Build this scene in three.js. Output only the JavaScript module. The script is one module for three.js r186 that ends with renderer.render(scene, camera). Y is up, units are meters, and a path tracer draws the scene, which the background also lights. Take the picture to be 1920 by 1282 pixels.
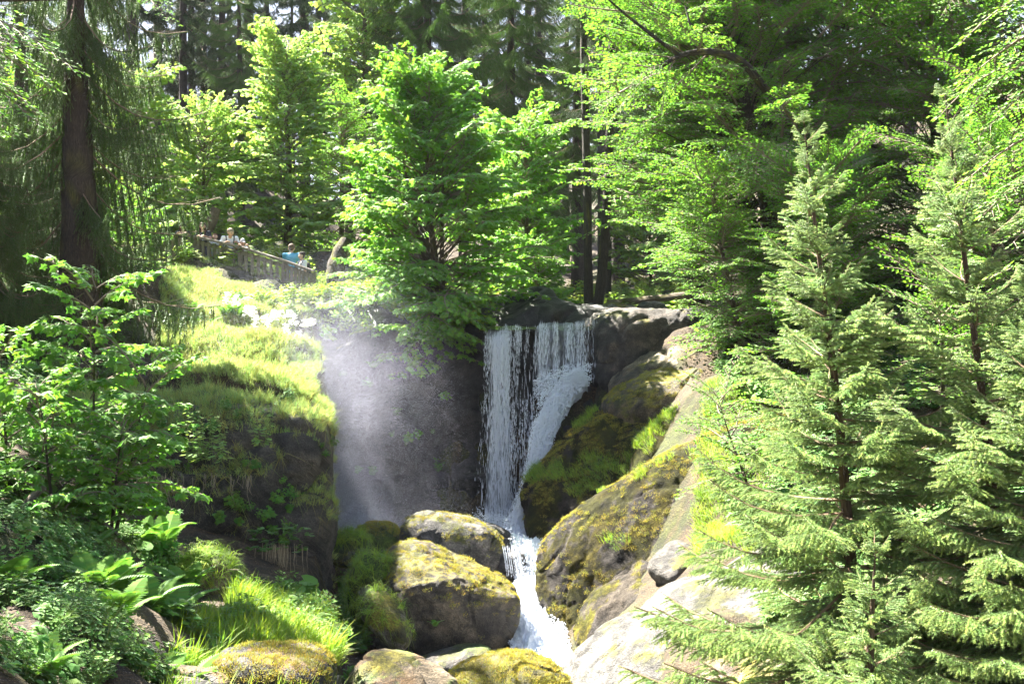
import * as THREE from 'three';
import { mergeVertices } from 'three/addons/utils/BufferGeometryUtils.js';
import { ImprovedNoise } from 'three/addons/math/ImprovedNoise.js';

// ------------------------------------------------------------------ camera, sky, sun, exposure
const scene = new THREE.Scene();
const EYE = new THREE.Vector3(0, 8, 0), PITCH = -0.0262, FOC = 2133;
const camera = new THREE.PerspectiveCamera(2 * Math.atan(641 / FOC) * 180 / Math.PI, 1920 / 1282, 0.1, 600);
camera.position.copy(EYE); camera.rotation.x = PITCH;
const SUN = new THREE.Vector3(-0.47, 0.78, -0.41).normalize();
{ // a clear late-spring sky with a little white haze: air only
  const W = 256, H = 128, d = new Float32Array(W * H * 4);
  for (let j = 0; j < H; j++) for (let i = 0; i < W; i++) {
    const el = ((j + 0.5) / H - 0.5) * Math.PI, az = ((i + 0.5) / W - 0.5) * 2 * Math.PI;
    const y = Math.max(0, Math.sin(el)), k = Math.pow(1 - y, 2.2);
    const cs = Math.cos(az) * Math.cos(el) * SUN.x + Math.sin(el) * SUN.y + Math.sin(az) * Math.cos(el) * SUN.z;
    const g = 0.5 * Math.exp(-(1 - cs) * 6);
    const o = (j * W + i) * 4;
    d[o] = 0.42 + 0.52 * k + g; d[o + 1] = 0.58 + 0.40 * k + g; d[o + 2] = 0.98 + 0.12 * k + g * 0.9; d[o + 3] = 1;
  }
  const t = new THREE.DataTexture(d, W, H, THREE.RGBAFormat, THREE.FloatType);
  t.mapping = THREE.EquirectangularReflectionMapping; t.magFilter = THREE.LinearFilter; t.needsUpdate = true;
  scene.background = t; scene.environment = t; scene.backgroundIntensity = 0.13;
}
const sun = new THREE.DirectionalLight(new THREE.Color(1.0, 0.95, 0.85), 5);
sun.position.copy(SUN).multiplyScalar(120).add(new THREE.Vector3(0, 5, -28)); sun.target.position.set(0, 5, -28);
sun.castShadow = true; sun.shadow.mapSize.set(4096, 4096);
Object.assign(sun.shadow.camera, { left: -60, right: 60, top: 60, bottom: -60, near: 1, far: 300 });
scene.add(sun, sun.target);
const renderer = new THREE.WebGLRenderer({ antialias: true });
renderer.toneMapping = THREE.LinearToneMapping; renderer.toneMappingExposure = 12;
renderer.shadowMap.enabled = true;

// ------------------------------------------------------------------ helpers
const V = (x, y, z) => new THREE.Vector3(x, y, z);
const UPV = V(0, 1, 0);
function rng(s) { s = (s * 2654435761) >>> 0; return () => { s = (s + 0x6D2B79F5) | 0; let t = Math.imul(s ^ (s >>> 15), 1 | s); t = (t + Math.imul(t ^ (t >>> 7), 61 | t)) ^ t; return ((t ^ (t >>> 14)) >>> 0) / 4294967296; }; }
const IN = new ImprovedNoise();
const noise = (x, y, z) => IN.noise(x + 31.7, y + 11.3, z + 57.9);
const fbm = (x, y, z, o = 4) => { let s = 0, a = 1, t = 0; for (let i = 0; i < o; i++) { s += a * noise(x, y, z); t += a; a *= 0.5; x = x * 2.03 + 5.1; y = y * 2.03 + 3.7; z = z * 2.03 + 9.2; } return s / t; };
const clamp = (x, a = 0, b = 1) => Math.min(b, Math.max(a, x));
const lerp = (a, b, t) => a + (b - a) * t;
const sm = (x, a, b) => { const t = clamp((x - a) / (b - a)); return t * t * (3 - 2 * t); };
const cosP = Math.cos(PITCH), sinP = Math.sin(PITCH);
function at(px, py, d) { // the surveyed place of something seen at (px, py) at distance d
  const xc = (px - 960) / FOC * d, yc = (641 - py) / FOC * d;
  return V(xc, EYE.y + yc * cosP - d * sinP * -1, -(d * cosP) + yc * sinP);
}
const names = new Map();
function numbered(n) { const k = names.get(n) || 0; names.set(n, k + 1); return k ? n + '_' + String(k).padStart(3, '0') : n; }
function tag(o, label, category, group, kind) { if (label) o.userData.label = label; if (category) o.userData.category = category; if (group) o.userData.group = group; if (kind) o.userData.kind = kind; return o; }
function thing(name, label, category, pos, group) { const g = new THREE.Group(); g.name = numbered(name); if (pos) g.position.copy(pos); scene.add(g); return tag(g, label, category, group); }
function put(parent, name, geo, mat) { const m = new THREE.Mesh(geo, mat); m.name = parent === scene ? numbered(name) : name; m.castShadow = m.receiveShadow = true; parent.add(m); return m; }
function basis(dir, up) { const x = dir.clone().normalize(), z = V().crossVectors(x, up); if (z.lengthSq() < 1e-6) z.set(0, 0, 1); z.normalize(); const y = V().crossVectors(z, x); return new THREE.Matrix4().makeBasis(x, y, z); }
function orient(o, pos, dir, up, s) { o.quaternion.setFromRotationMatrix(basis(dir, up)); o.position.copy(pos); if (s !== undefined) o.scale.set(s, s, s); return o; }

// triangle collector: slots 0.. become material groups
class Acc {
  constructor(slots = 1) { this.p = []; this.c = []; for (let i = 0; i < slots; i++) { this.p.push([]); this.c.push([]); } }
  tri(a, b, c, col, s = 0) { this.p[s].push(a.x, a.y, a.z, b.x, b.y, b.z, c.x, c.y, c.z); const q = this.c[s]; for (let i = 0; i < 3; i++) q.push(col[0], col[1], col[2]); }
  quad(a, b, c, d, col, s = 0) { this.tri(a, b, c, col, s); this.tri(a, c, d, col, s); }
  tube(pts, rads, sides, col, s = 0) {
    let prev = null;
    for (let i = 0; i < pts.length; i++) {
      const d = V().subVectors(pts[Math.min(i + 1, pts.length - 1)], pts[Math.max(i - 1, 0)]).normalize();
      const a = V().crossVectors(d, Math.abs(d.y) > 0.9 ? V(1, 0, 0) : UPV).normalize(), b = V().crossVectors(d, a);
      const ring = [];
      for (let k = 0; k < sides; k++) { const t = k / sides * Math.PI * 2; ring.push(pts[i].clone().addScaledVector(a, Math.cos(t) * rads[i]).addScaledVector(b, Math.sin(t) * rads[i])); }
      if (prev) for (let k = 0; k < sides; k++) this.quad(prev[k], prev[(k + 1) % sides], ring[(k + 1) % sides], ring[k], col, s);
      prev = ring;
    }
  }
  add(other, m) { const v = V(); for (let s = 0; s < other.p.length; s++) { const P = other.p[s], q = this.p[s]; for (let i = 0; i < P.length; i += 3) { v.set(P[i], P[i + 1], P[i + 2]).applyMatrix4(m); q.push(v.x, v.y, v.z); } const C = other.c[s], r = this.c[s]; for (let i = 0; i < C.length; i++) r.push(C[i]); } }
  geo() {
    const g = new THREE.BufferGeometry(); let n = 0; for (const a of this.p) n += a.length;
    const P = new Float32Array(n), C = new Float32Array(n); let o = 0;
    this.p.forEach((a, s) => { P.set(a, o); C.set(this.c[s], o); if (this.p.length > 1) g.addGroup(o / 3, a.length / 3, s); o += a.length; });
    g.setAttribute('position', new THREE.BufferAttribute(P, 3)); g.setAttribute('color', new THREE.BufferAttribute(C, 3)); return g;
  }
  smooth() { let g = this.geo(); g = mergeVertices(g, 1e-4); g.computeVertexNormals(); return g; }
}
const LEAF = {
  beech: { o: [[0, 0], [0.42, 0.3], [1, 0], [0.42, -0.3]], c: [0.5, 0, -0.07], w: 0.05 },
  long: { o: [[0, 0], [0.35, 0.2], [0.7, 0.14], [1, 0], [0.7, -0.14], [0.35, -0.2]], c: [0.5, 0, -0.05], w: 0.03 },
  maple: { o: [[0, 0], [-0.08, 0.4], [0.18, 0.3], [0.42, 0.62], [0.52, 0.24], [1, 0], [0.52, -0.24], [0.42, -0.62], [0.18, -0.3], [-0.08, -0.4]], c: [0.3, 0, 0.05], w: -0.1 },
  lobed: { o: [[0, 0], [0, 0.42], [0.45, 0.55], [1, 0], [0.45, -0.55], [0, -0.42]], c: [0.3, 0, 0.06], w: -0.08 },
  round: { o: [[0.05, 0], [-0.2, 0.35], [0.1, 0.56], [0.5, 0.55], [0.85, 0.33], [0.97, 0], [0.85, -0.33], [0.5, -0.55], [0.1, -0.56], [-0.2, -0.35]], c: [0.2, 0, -0.1], w: 0.06 },
};
function leaf(acc, o, d, n, s, shape, col, slot = 0) {
  const L = LEAF[shape], side = V().crossVectors(n, d);
  const pt = (u, v, w) => o.clone().addScaledVector(d, u * s).addScaledVector(side, v * s).addScaledVector(n, w * s);
  const c = pt(...L.c), q = L.o.map(([u, v]) => pt(u, v, L.w * Math.hypot(v, u * 0.5)));
  for (let i = 0; i < q.length; i++) acc.tri(c, q[i], q[(i + 1) % q.length], col, slot);
}
const tint = (R, k = 0.32, y = 0.2) => { const b = 1 - k + 2 * k * R(), h = (R() - 0.5) * 2 * y; return [b * (1 + h), b, b * (1 - h)]; };

// ------------------------------------------------------------------ textures and materials
function vnoise(per, seed) { const R = rng(seed), t = []; for (let i = 0; i < per * per; i++) t.push(R()); const s = (x) => x * x * (3 - 2 * x); return (u, v) => { u *= per; v *= per; const x = Math.floor(u), y = Math.floor(v), fx = s(u - x), fy = s(v - y), X = ((x % per) + per) % per, Y = ((y % per) + per) % per, X1 = (X + 1) % per, Y1 = (Y + 1) % per; return lerp(lerp(t[Y * per + X], t[Y * per + X1], fx), lerp(t[Y1 * per + X], t[Y1 * per + X1], fx), fy); }; }
function tex(size, srgb, fn) { const d = new Uint8Array(size * size * 4); for (let j = 0; j < size; j++) for (let i = 0; i < size; i++) { const c = fn(i / size, j / size), o = (j * size + i) * 4; d[o] = clamp(c[0]) * 255; d[o + 1] = clamp(c[1]) * 255; d[o + 2] = clamp(c[2]) * 255; d[o + 3] = 255; } const t = new THREE.DataTexture(d, size, size); t.wrapS = t.wrapT = THREE.RepeatWrapping; t.magFilter = THREE.LinearFilter; t.minFilter = THREE.LinearMipmapLinearFilter; if (srgb) t.colorSpace = THREE.SRGBColorSpace; t.needsUpdate = true; return t; }
const o8 = [8, 16, 32, 64, 128, 256].map((p, i) => vnoise(p, 11 + i));
const grain = (u, v) => 0.3 * o8[0](u, v) + 0.22 * o8[1](u, v) + 0.18 * o8[2](u, v) + 0.14 * o8[3](u, v) + 0.1 * o8[4](u, v) + 0.06 * o8[5](u, v);
const rockMap = tex(512, true, (u, v) => { const g = grain(u, v), s = o8[5](u, v); let b = 0.6 + 1.1 * (g - 0.5) + 0.4 * (s - 0.5) + (o8[4](v, u) > 0.86 ? 0.18 : 0); return [b, b * 0.99, b * 0.97]; });
const rockBump = tex(512, false, (u, v) => { const b = grain(u, v) * 0.7 + o8[5](u, v) * 0.3; return [b, b, b]; });
const soilMap = tex(512, true, (u, v) => { const g = grain(u, v), f = o8[4](u, v), h = o8[5](v, u); const b = 0.5 + 0.7 * (g - 0.5) + (f > 0.75 ? 0.25 : 0) + 0.25 * (h - 0.5); return [b * 1.05, b, b * 0.9]; });
const barkMap = tex(512, true, (u, v) => { const w = o8[3](u, v * 0.25) * 0.5 + o8[4](u, v * 0.25) * 0.3 + o8[2](u, v) * 0.3; const b = 0.35 + 0.6 * w; return [b, b * 0.97, b * 0.92]; });
const barkBump = tex(512, false, (u, v) => { const b = o8[3](u, v * 0.25) * 0.6 + o8[4](u, v * 0.25) * 0.4; return [b, b, b]; });
const boardMap = tex(256, true, (u, v) => { const b = 0.55 + 0.35 * o8[4](u, v * 0.06) + 0.15 * (o8[2](u, v) - 0.5); return [b, b * 0.98, b * 0.95]; });
const std = (o) => new THREE.MeshStandardMaterial({ vertexColors: true, side: THREE.DoubleSide, ...o });
const M = {
  rock: std({ map: rockMap, bumpMap: rockBump, bumpScale: 0.06, roughness: 0.8 }),
  wet: std({ map: rockMap, bumpMap: rockBump, bumpScale: 0.05, roughness: 0.42 }),
  soil: std({ map: soilMap, bumpMap: soilMap, bumpScale: 0.06, roughness: 0.95 }),
  bark: std({ map: barkMap, bumpMap: barkBump, bumpScale: 0.03, roughness: 0.92 }),
  wood: std({ roughness: 0.85 }),
  board: std({ map: boardMap, roughness: 0.85 }),
  skin: std({ roughness: 0.6 }),
  cloth: std({ roughness: 0.9 }),
  white: new THREE.MeshPhysicalMaterial({ vertexColors: true, side: THREE.DoubleSide, color: new THREE.Color(0.82, 0.85, 0.9), roughness: 0.75, transmission: 0.25, thickness: 0, ior: 1.33 }),
};
M.mossy = new THREE.MeshPhysicalMaterial({ vertexColors: true, side: THREE.DoubleSide, map: rockMap, bumpMap: rockBump, bumpScale: 0.05, roughness: 0.95, specularIntensity: 0.3 });
M.veil = new THREE.MeshPhysicalMaterial({ vertexColors: true, side: THREE.DoubleSide, color: new THREE.Color(0.9, 0.93, 0.97), roughness: 0.5, transmission: 0.93, thickness: 0, ior: 1.33 });
const leafMat = (r, g, b, tr = 0.48, coat = 0.25) => new THREE.MeshPhysicalMaterial({ vertexColors: true, side: THREE.DoubleSide, color: new THREE.Color(r, g, b), roughness: 0.9, transmission: tr, thickness: 0, ior: 1.4, clearcoat: coat, clearcoatRoughness: 0.4, specularIntensity: 0.6 });
const G = {
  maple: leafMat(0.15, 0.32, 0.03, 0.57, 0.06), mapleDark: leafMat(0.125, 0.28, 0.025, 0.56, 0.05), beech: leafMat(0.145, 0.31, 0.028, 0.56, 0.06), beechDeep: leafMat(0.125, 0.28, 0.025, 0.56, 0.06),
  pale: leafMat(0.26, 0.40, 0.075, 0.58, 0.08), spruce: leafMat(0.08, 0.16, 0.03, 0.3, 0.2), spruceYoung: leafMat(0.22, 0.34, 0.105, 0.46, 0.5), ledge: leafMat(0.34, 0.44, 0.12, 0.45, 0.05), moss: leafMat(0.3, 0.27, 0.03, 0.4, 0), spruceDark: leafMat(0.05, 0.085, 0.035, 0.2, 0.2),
  grass: leafMat(0.23, 0.35, 0.025, 0.5, 0.05), grassDry: leafMat(0.28, 0.28, 0.08, 0.4, 0.1), herb: leafMat(0.085, 0.20, 0.025, 0.42, 0.07), fern: leafMat(0.11, 0.24, 0.025, 0.45, 0.06), petal: leafMat(0.75, 0.74, 0.72, 0.35, 0.0),
};
// ------------------------------------------------------------------ the ground
const CP = [ // surveyed ground points: pixel and distance
  [0, 1330, 9], [220, 1330, 10.5], [420, 1330, 13], [620, 1330, 14], [0, 1140, 11.5], [200, 1150, 13.5], [380, 1180, 15.5], [560, 1200, 17], [0, 980, 14.5], [150, 985, 16.5], [270, 1010, 18.5], [330, 1130, 17.5], [480, 1160, 19.5], [600, 1160, 20],
  [0, 830, 18], [130, 850, 19.5], [215, 880, 21], [0, 700, 21], [130, 690, 23], [230, 720, 23], [0, 560, 25], [150, 520, 27], [250, 500, 30], [-250, 560, 20], [-250, 800, 15], [-300, 1100, 9], [-500, 300, 28], [-900, 100, 25], [-300, 300, 40],
  [330, 690, 25], [420, 690, 25], [500, 715, 24.6], [570, 740, 24.4], [400, 620, 28], [500, 620, 28], [560, 640, 28], [590, 690, 27], [470, 570, 31.5], [560, 575, 31.5],
  [300, 494, 36.6], [345, 496, 36.4], [420, 505, 36], [500, 525, 35.5], [590, 555, 35], [330, 512, 36.2], [450, 535, 35.3], [540, 556, 34.6],
  [340, 488, 38.5], [450, 500, 38.2], [550, 530, 37.5], [620, 550, 37], [300, 430, 43], [420, 440, 42], [520, 470, 42], [620, 480, 42], [700, 545, 36],
  [680, 575, 34], [760, 580, 34], [850, 590, 34], [930, 600, 34], [1010, 602, 34], [1080, 590, 35], [1000, 585, 40], [900, 565, 38], [1100, 582, 42], [1000, 560, 52], [850, 520, 50], [700, 480, 50], [1150, 550, 50], [1000, 500, 75], [700, 400, 75], [400, 330, 70], [1300, 430, 75], [1000, 380, 110], [300, 200, 110], [1700, 200, 100], [100, 150, 60], [-300, 0, 80], [2200, 0, 80],
  [1200, 590, 36], [1280, 585, 34], [1300, 605, 30], [1390, 600, 29], [1400, 700, 26], [1400, 820, 23.5], [1500, 560, 31], [1620, 480, 33], [1500, 440, 42], [1620, 260, 46], [1750, 400, 36], [1850, 330, 40], [1700, 700, 24], [1900, 600, 26], [2100, 500, 26], [2300, 300, 32],
  [1450, 1000, 19], [1420, 1150, 17], [1380, 1290, 15], [1600, 1300, 12.5], [1650, 1100, 16], [1800, 900, 18], [1900, 1250, 11], [1800, 1400, 9.5], [2100, 900, 15], [2200, 1200, 9], [2600, 800, 12], [1500, 1500, 9], [2000, 1700, 6], [1300, 1700, 8],
  [700, 1010, 30], [620, 1010, 30.5], [800, 1010, 30], [880, 1020, 29], [960, 1020, 28.5], [1010, 1080, 26], [900, 1130, 24], [760, 1120, 23], [660, 1120, 22], [1000, 1180, 23], [1010, 1240, 21.5], [900, 1260, 20], [1080, 1285, 19], [1090, 1340, 17], [800, 1300, 17.5], [1080, 1480, 13], [900, 1480, 13], [1080, 1800, 8], [700, 1600, 9], [400, 1700, 7], [0, 1700, 5.5], [1000, 2600, 4.4], [300, 2600, 3.6], [1700, 2600, 3.6],
].map(([a, b, d]) => at(a, b, d));
CP.push(V(-60, 38, -20), V(-90, 50, -70), V(60, 34, -20), V(90, 45, -70), V(-60, 40, -130), V(0, 28, -150), V(70, 40, -140), V(-140, 60, 40), V(140, 55, 40), V(-40, 20, 30), V(40, 16, 30), V(0, 1, 30), V(0, -2, 80), V(-150, 60, -200), V(150, 60, -200), V(0, 40, -230), V(-20, 14, 0), V(20, 10, 0), V(-26, 18, -12), V(22, 12, -12));
// the gorge cut by the stream, and the drop in front of the big block (plan outlines)
const CUTS = [
  { poly: [[-3.2, -20.5], [-3.9, -22.5], [-4.35, -27], [-4.9, -31.6], [2.2, -31.4], [1.5, -28], [0.75, -25], [1.2, -22], [1.7, -19], [2.4, -13], [-1.5, -13], [-3, -18.5]], y: (x, z) => lerp(0.6, 2.0, clamp((-z - 15) / 15)) },
  { poly: [[-8.9, -20.4], [-8.9, -24], [-3.2, -24], [-2.6, -20.5], [-3.0, -18.6], [-5, -18.4], [-6.4, -18.8]], y: (x, z) => 2.75 + clamp(-3.6 - x, 0, 9) * 0.36 },
];
function into(poly, x, z) { // signed distance to an outline, negative inside
  let best = 1e9, inside = false;
  for (let i = 0, j = poly.length - 1; i < poly.length; j = i++) {
    const [ax, az] = poly[i], [bx, bz] = poly[j], dx = bx - ax, dz = bz - az, t = clamp(((x - ax) * dx + (z - az) * dz) / (dx * dx + dz * dz));
    best = Math.min(best, Math.hypot(x - ax - t * dx, z - az - t * dz));
    if ((az > z) !== (bz > z) && x < (bx - ax) * (z - az) / (bz - az) + ax) inside = !inside;
  }
  return inside ? -best : best;
}
function ground(x, z) {
  let g = plain(x, z);
  if (x > -12 && x < 6 && z > -33 && z < -11) for (const c of CUTS) { const k = 1 - sm(into(c.poly, x, z) + 0.12 * noise(x * 2, 0, z * 2), -0.25, 0.3); if (k > 0) { const f = c.y(x, z) + 0.25 * fbm(x * 1.1, 2, z * 1.1, 3); if (f < g) g = lerp(g, f, k); } }
  return g;
}
function plain(x, z) {
  let s = 0, w = 0;
  for (const p of CP) { const dx = p.x - x, dz = p.z - z, q = dx * dx + dz * dz + 0.05, k = 1 / (q * Math.sqrt(q)); s += k * p.y; w += k; }
  const near = sm(Math.hypot(x, z + 28), 4, 30);
  return s / w + fbm(x * 0.55, 3.3, z * 0.55, 4) * (0.22 + 0.5 * near) + fbm(x * 2.6, 7.7, z * 2.6, 2) * 0.07;
}
{
  const ax = (lo, hi, fine, step, far) => { const a = []; let v = lo; while (v < hi) { a.push(v); const k = v < fine[0] ? fine[0] - v : v > fine[1] ? v - fine[1] : 0; v += Math.min(step + k * 0.12, far); } a.push(hi); return a; };
  const xs = ax(-160, 160, [-13, 13], 0.13, 12), zs = ax(-240, 90, [-40, -8], 0.14, 12);
  const nx = xs.length, nz = zs.length, P = new Float32Array(nx * nz * 3), U = new Float32Array(nx * nz * 2), C = new Float32Array(nx * nz * 3), I = [];
  for (let j = 0; j < nz; j++) for (let i = 0; i < nx; i++) {
    const x = xs[i], z = zs[j], y = ground(x, z), k = j * nx + i;
    P[k * 3] = x; P[k * 3 + 1] = y; P[k * 3 + 2] = z; U[k * 2] = (x + y * 0.35) * 0.42; U[k * 2 + 1] = (z - y * 0.9) * 0.42;
    const m = sm(fbm(x * 0.8, 1.1, z * 0.8, 4) + 0.25 * noise(x * 6, y * 6, z * 6), -0.05, 0.25), l = sm(noise(x * 2.2, 5, z * 2.2), 0.1, 0.4);
    const c = [lerp(lerp(0.17, 0.25, l), 0.11, m), lerp(lerp(0.125, 0.19, l), 0.14, m), lerp(lerp(0.08, 0.12, l), 0.035, m)];
    C.set(c, k * 3);
    if (i && j) { const a = k - nx - 1, b = k - nx, d = k - 1; I.push(a, d, b, b, d, k); }
  }
  const g = new THREE.BufferGeometry(); g.setAttribute('position', new THREE.BufferAttribute(P, 3)); g.setAttribute('uv', new THREE.BufferAttribute(U, 2)); g.setAttribute('color', new THREE.BufferAttribute(C, 3)); g.setIndex(I); g.computeVertexNormals();
  tag(put(scene, 'ground', g, M.soil), 'leaf-strewn forest floor of the gorge and its slopes', 'ground', null, 'structure');
}

// ------------------------------------------------------------------ rocks
const solids = []; // world-space triangles that plants can be rooted on
const COL = { grey: [0.40, 0.37, 0.35], pale: [0.24, 0.225, 0.21], dark: [0.15, 0.135, 0.125], brown: [0.26, 0.20, 0.145], black: [0.075, 0.07, 0.068], gold: [0.36, 0.31, 0.035], olive: [0.14, 0.145, 0.018], green: [0.11, 0.18, 0.022], rust: [0.26, 0.15, 0.06] };
function rock(o) {
  const { c, s, r = [0, 0, 0], pw = 2.8, det = 36, amp = 0.1, f = 0.8, moss = 0.3, base = COL.grey, base2 = COL.dark, green = COL.olive, green2 = COL.gold, up = 0.5, seed = 1, strata = 0, flat = 0, mat = M.rock } = o;
  let g = new THREE.BoxGeometry(2, 2, 2, det, det, det); g.deleteAttribute('uv'); g.deleteAttribute('normal'); g = mergeVertices(g, 1e-4);
  const e = new THREE.Matrix4().makeRotationFromEuler(new THREE.Euler(r[0], r[1], r[2], 'YXZ')), p = g.attributes.position, v = V(), w = V();
  const mean = Math.cbrt(s[0] * s[1] * s[2]);
  for (let i = 0; i < p.count; i++) {
    v.fromBufferAttribute(p, i); v.set(Math.tan(v.x * 0.7854), Math.tan(v.y * 0.7854), Math.tan(v.z * 0.7854)).normalize();
    const k = Math.pow(Math.abs(v.x) ** pw + Math.abs(v.y) ** pw + Math.abs(v.z) ** pw, -1 / pw);
    w.copy(v).multiplyScalar(k); w.set(w.x * s[0], w.y * s[1], w.z * s[2]);
    const q = w.clone().applyMatrix4(e).add(c), t = seed * 17.3;
    let d = fbm(q.x * f + t, q.y * f, q.z * f, 5) * 1.9 * amp * mean;
    d -= Math.abs(noise(q.x * f * 0.7 - t, q.y * f * 1.1, q.z * f * 0.7)) * flat * mean; // broad scoops and edges
    if (strata) d += strata * (Math.abs(((w.y / (s[1] * 0.55) + 0.6 * noise(q.x * 0.7, q.y * 0.3, q.z * 0.7 + t)) % 1 + 1) % 1 - 0.5) - 0.25);
    d += fbm(q.x * 5 + t, q.y * 5, q.z * 5, 3) * 0.05 * Math.min(1, mean);
    d -= (o.crack ?? 0.07) * (1 - sm(Math.abs(noise(q.x * 0.8 + t, q.y * 0.5 + 0.35 * q.x, q.z * 0.8)), 0, 0.045)) * Math.min(1, mean); // joints
    w.addScaledVector(v, d).applyMatrix4(e);
    p.setXYZ(i, w.x, w.y, w.z);
  }
  g.computeVertexNormals();
  const n = g.attributes.normal, C = new Float32Array(p.count * 3), U = new Float32Array(p.count * 2);
  for (let i = 0; i < p.count; i++) {
    const x = p.getX(i) + c.x, y = p.getY(i) + c.y, z = p.getZ(i) + c.z, t = seed * 9.1;
    U[i * 2] = (x * 0.9 + z * 0.42) * 0.55 + seed * 0.37; U[i * 2 + 1] = (y * 0.85 - z * 0.6) * 0.55;
    const a = fbm(x * 1.3 + t, y * 1.3, z * 1.3, 4), b = noise(x * 9 + t, y * 9, z * 9), b2 = noise(x * 22, y * 22 + t, z * 22);
    const m = sm(a * 1.5 + b * 0.22 + b2 * 0.16 + (n.getY(i) - 0.35) * up + (moss - 0.5) * 1.6, -0.08, 0.12);
    const h = sm(fbm(x * 0.9 - t, y * 1.6, z * 0.9, 3) + 0.2 * b, -0.15, 0.25), gg = sm(noise(x * 1.7, y * 1.7 - t, z * 1.7) + 0.3 * b2, -0.2, 0.35), k = 1 + 0.35 * b2 + 0.2 * b;
    for (let j = 0; j < 3; j++) C[i * 3 + j] = Math.max(0.012, lerp(lerp(base[j], base2[j], h), lerp(green[j], green2[j], gg) * k, m));
  }
  g.setAttribute('color', new THREE.BufferAttribute(C, 3)); g.setAttribute('uv', new THREE.BufferAttribute(U, 2));
  const me = put(scene, o.name || 'boulder', g, mat); me.position.copy(c); tag(me, o.label, o.cat || 'rock', o.group, o.kind);
  solids.push({ g, c, key: o.key });
  return me;
}
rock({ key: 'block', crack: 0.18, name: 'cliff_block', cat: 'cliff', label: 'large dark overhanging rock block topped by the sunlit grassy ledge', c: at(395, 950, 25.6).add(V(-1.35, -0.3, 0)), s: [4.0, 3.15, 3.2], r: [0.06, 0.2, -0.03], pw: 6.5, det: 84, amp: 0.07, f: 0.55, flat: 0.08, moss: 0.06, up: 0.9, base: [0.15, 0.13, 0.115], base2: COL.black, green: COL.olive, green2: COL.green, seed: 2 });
rock({ key: 'wall', crack: 0.2, name: 'cliff_wall', cat: 'cliff', label: 'tall wet cliff wall, its colour blackened for shade, in the misty recess left of the waterfall', c: V(-3.2, 3.4, -35.2), s: [7.2, 4.9, 4.2], r: [-0.04, 0.05, 0], pw: 7, det: 90, amp: 0.1, f: 0.5, flat: 0.14, moss: 0.12, up: 0.7, base: [0.07, 0.062, 0.058], base2: [0.035, 0.033, 0.034], green: [0.03, 0.045, 0.01], green2: [0.05, 0.04, 0.03], seed: 3, mat: M.wet });  // wet rock, its colour also blackened for the shade of the recess
rock({ key: 'lip', name: 'rock_shelf', label: 'brown rock shelf at the right end of the waterfall lip', c: at(1222, 662, 31.2), s: [1.75, 1.2, 1.9], r: [0, 0.1, 0.02], pw: 4.5, det: 44, amp: 0.1, f: 0.9, moss: 0.1, up: 0.5, base: [0.15, 0.12, 0.1], base2: [0.06, 0.055, 0.05], green: [0.3, 0.25, 0.05], green2: COL.olive, seed: 4 });
rock({ key: 'ledge1', name: 'rock_ledge', label: 'smooth sunlit sandy rock ledge just below the waterfall lip', c: at(1262, 690, 29.3), s: [1.75, 0.62, 1.2], r: [0.1, 0.15, 0.42], pw: 2.6, det: 34, amp: 0.1, f: 0.7, moss: 0.2, up: 0.2, base: [0.34, 0.28, 0.18], base2: [0.18, 0.14, 0.1], green: COL.gold, green2: COL.rust, seed: 5 });
rock({ key: 'ledge2', name: 'rock_ledge', label: 'second smooth golden ledge stepping down toward the mossy slab', c: at(1275, 735, 28.3), s: [1.95, 0.7, 1.3], r: [0.12, 0.1, 0.3], pw: 2.6, det: 36, amp: 0.12, f: 0.7, moss: 0.5, up: 0.2, base: [0.3, 0.24, 0.14], base2: [0.16, 0.12, 0.08], green: COL.gold, green2: COL.olive, seed: 6 });
rock({ key: 'slab1', name: 'mossy_slab', label: 'huge sloping mossy slab right of the waterfall, upper part with shade darkened into its colour', c: at(1272, 880, 27.8), s: [4.0, 1.55, 2.1], r: [0.8, 0.42, 0.7], pw: 2.9, det: 90, amp: 0.09, f: 0.5, flat: 0.1, strata: 0.3, crack: 0.12, moss: 0.46, up: 0.45, base: [0.09, 0.075, 0.062], base2: [0.04, 0.036, 0.033], green: [0.055, 0.06, 0.008], green2: [0.085, 0.072, 0.009], seed: 7, mat: M.mossy });  // rock and moss colours lowered to stand for shade on the slab
rock({ key: 'slab0', name: 'mossy_slab', label: 'dark mossy slab behind the left edge of the young spruces', c: at(1420, 850, 25.4), s: [3.0, 1.0, 2.0], r: [0.8, 0.4, 0.78], pw: 3, det: 64, amp: 0.07, f: 0.5, flat: 0.06, crack: 0.06, moss: 0.68, up: 0.2, base: [0.1, 0.085, 0.07], base2: [0.045, 0.04, 0.036], green: [0.055, 0.06, 0.008], green2: [0.09, 0.076, 0.009], seed: 43, mat: M.mossy });
rock({ key: 'slab2', name: 'mossy_slab', label: 'broad rounded mossy slab with grey bare streaks above the lower chute', c: at(1305, 1020, 23.6), s: [3.6, 1.35, 2.0], r: [0.78, 0.42, 0.76], pw: 2.7, det: 90, amp: 0.055, f: 0.5, flat: 0.05, crack: 0.05, moss: 0.54, up: 0.1, base: [0.1, 0.09, 0.083], base2: [0.055, 0.048, 0.042], green: [0.05, 0.05, 0.007], green2: [0.085, 0.072, 0.009], seed: 8, mat: M.mossy });  // shade over this slab is put into its rock and moss colours
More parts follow.
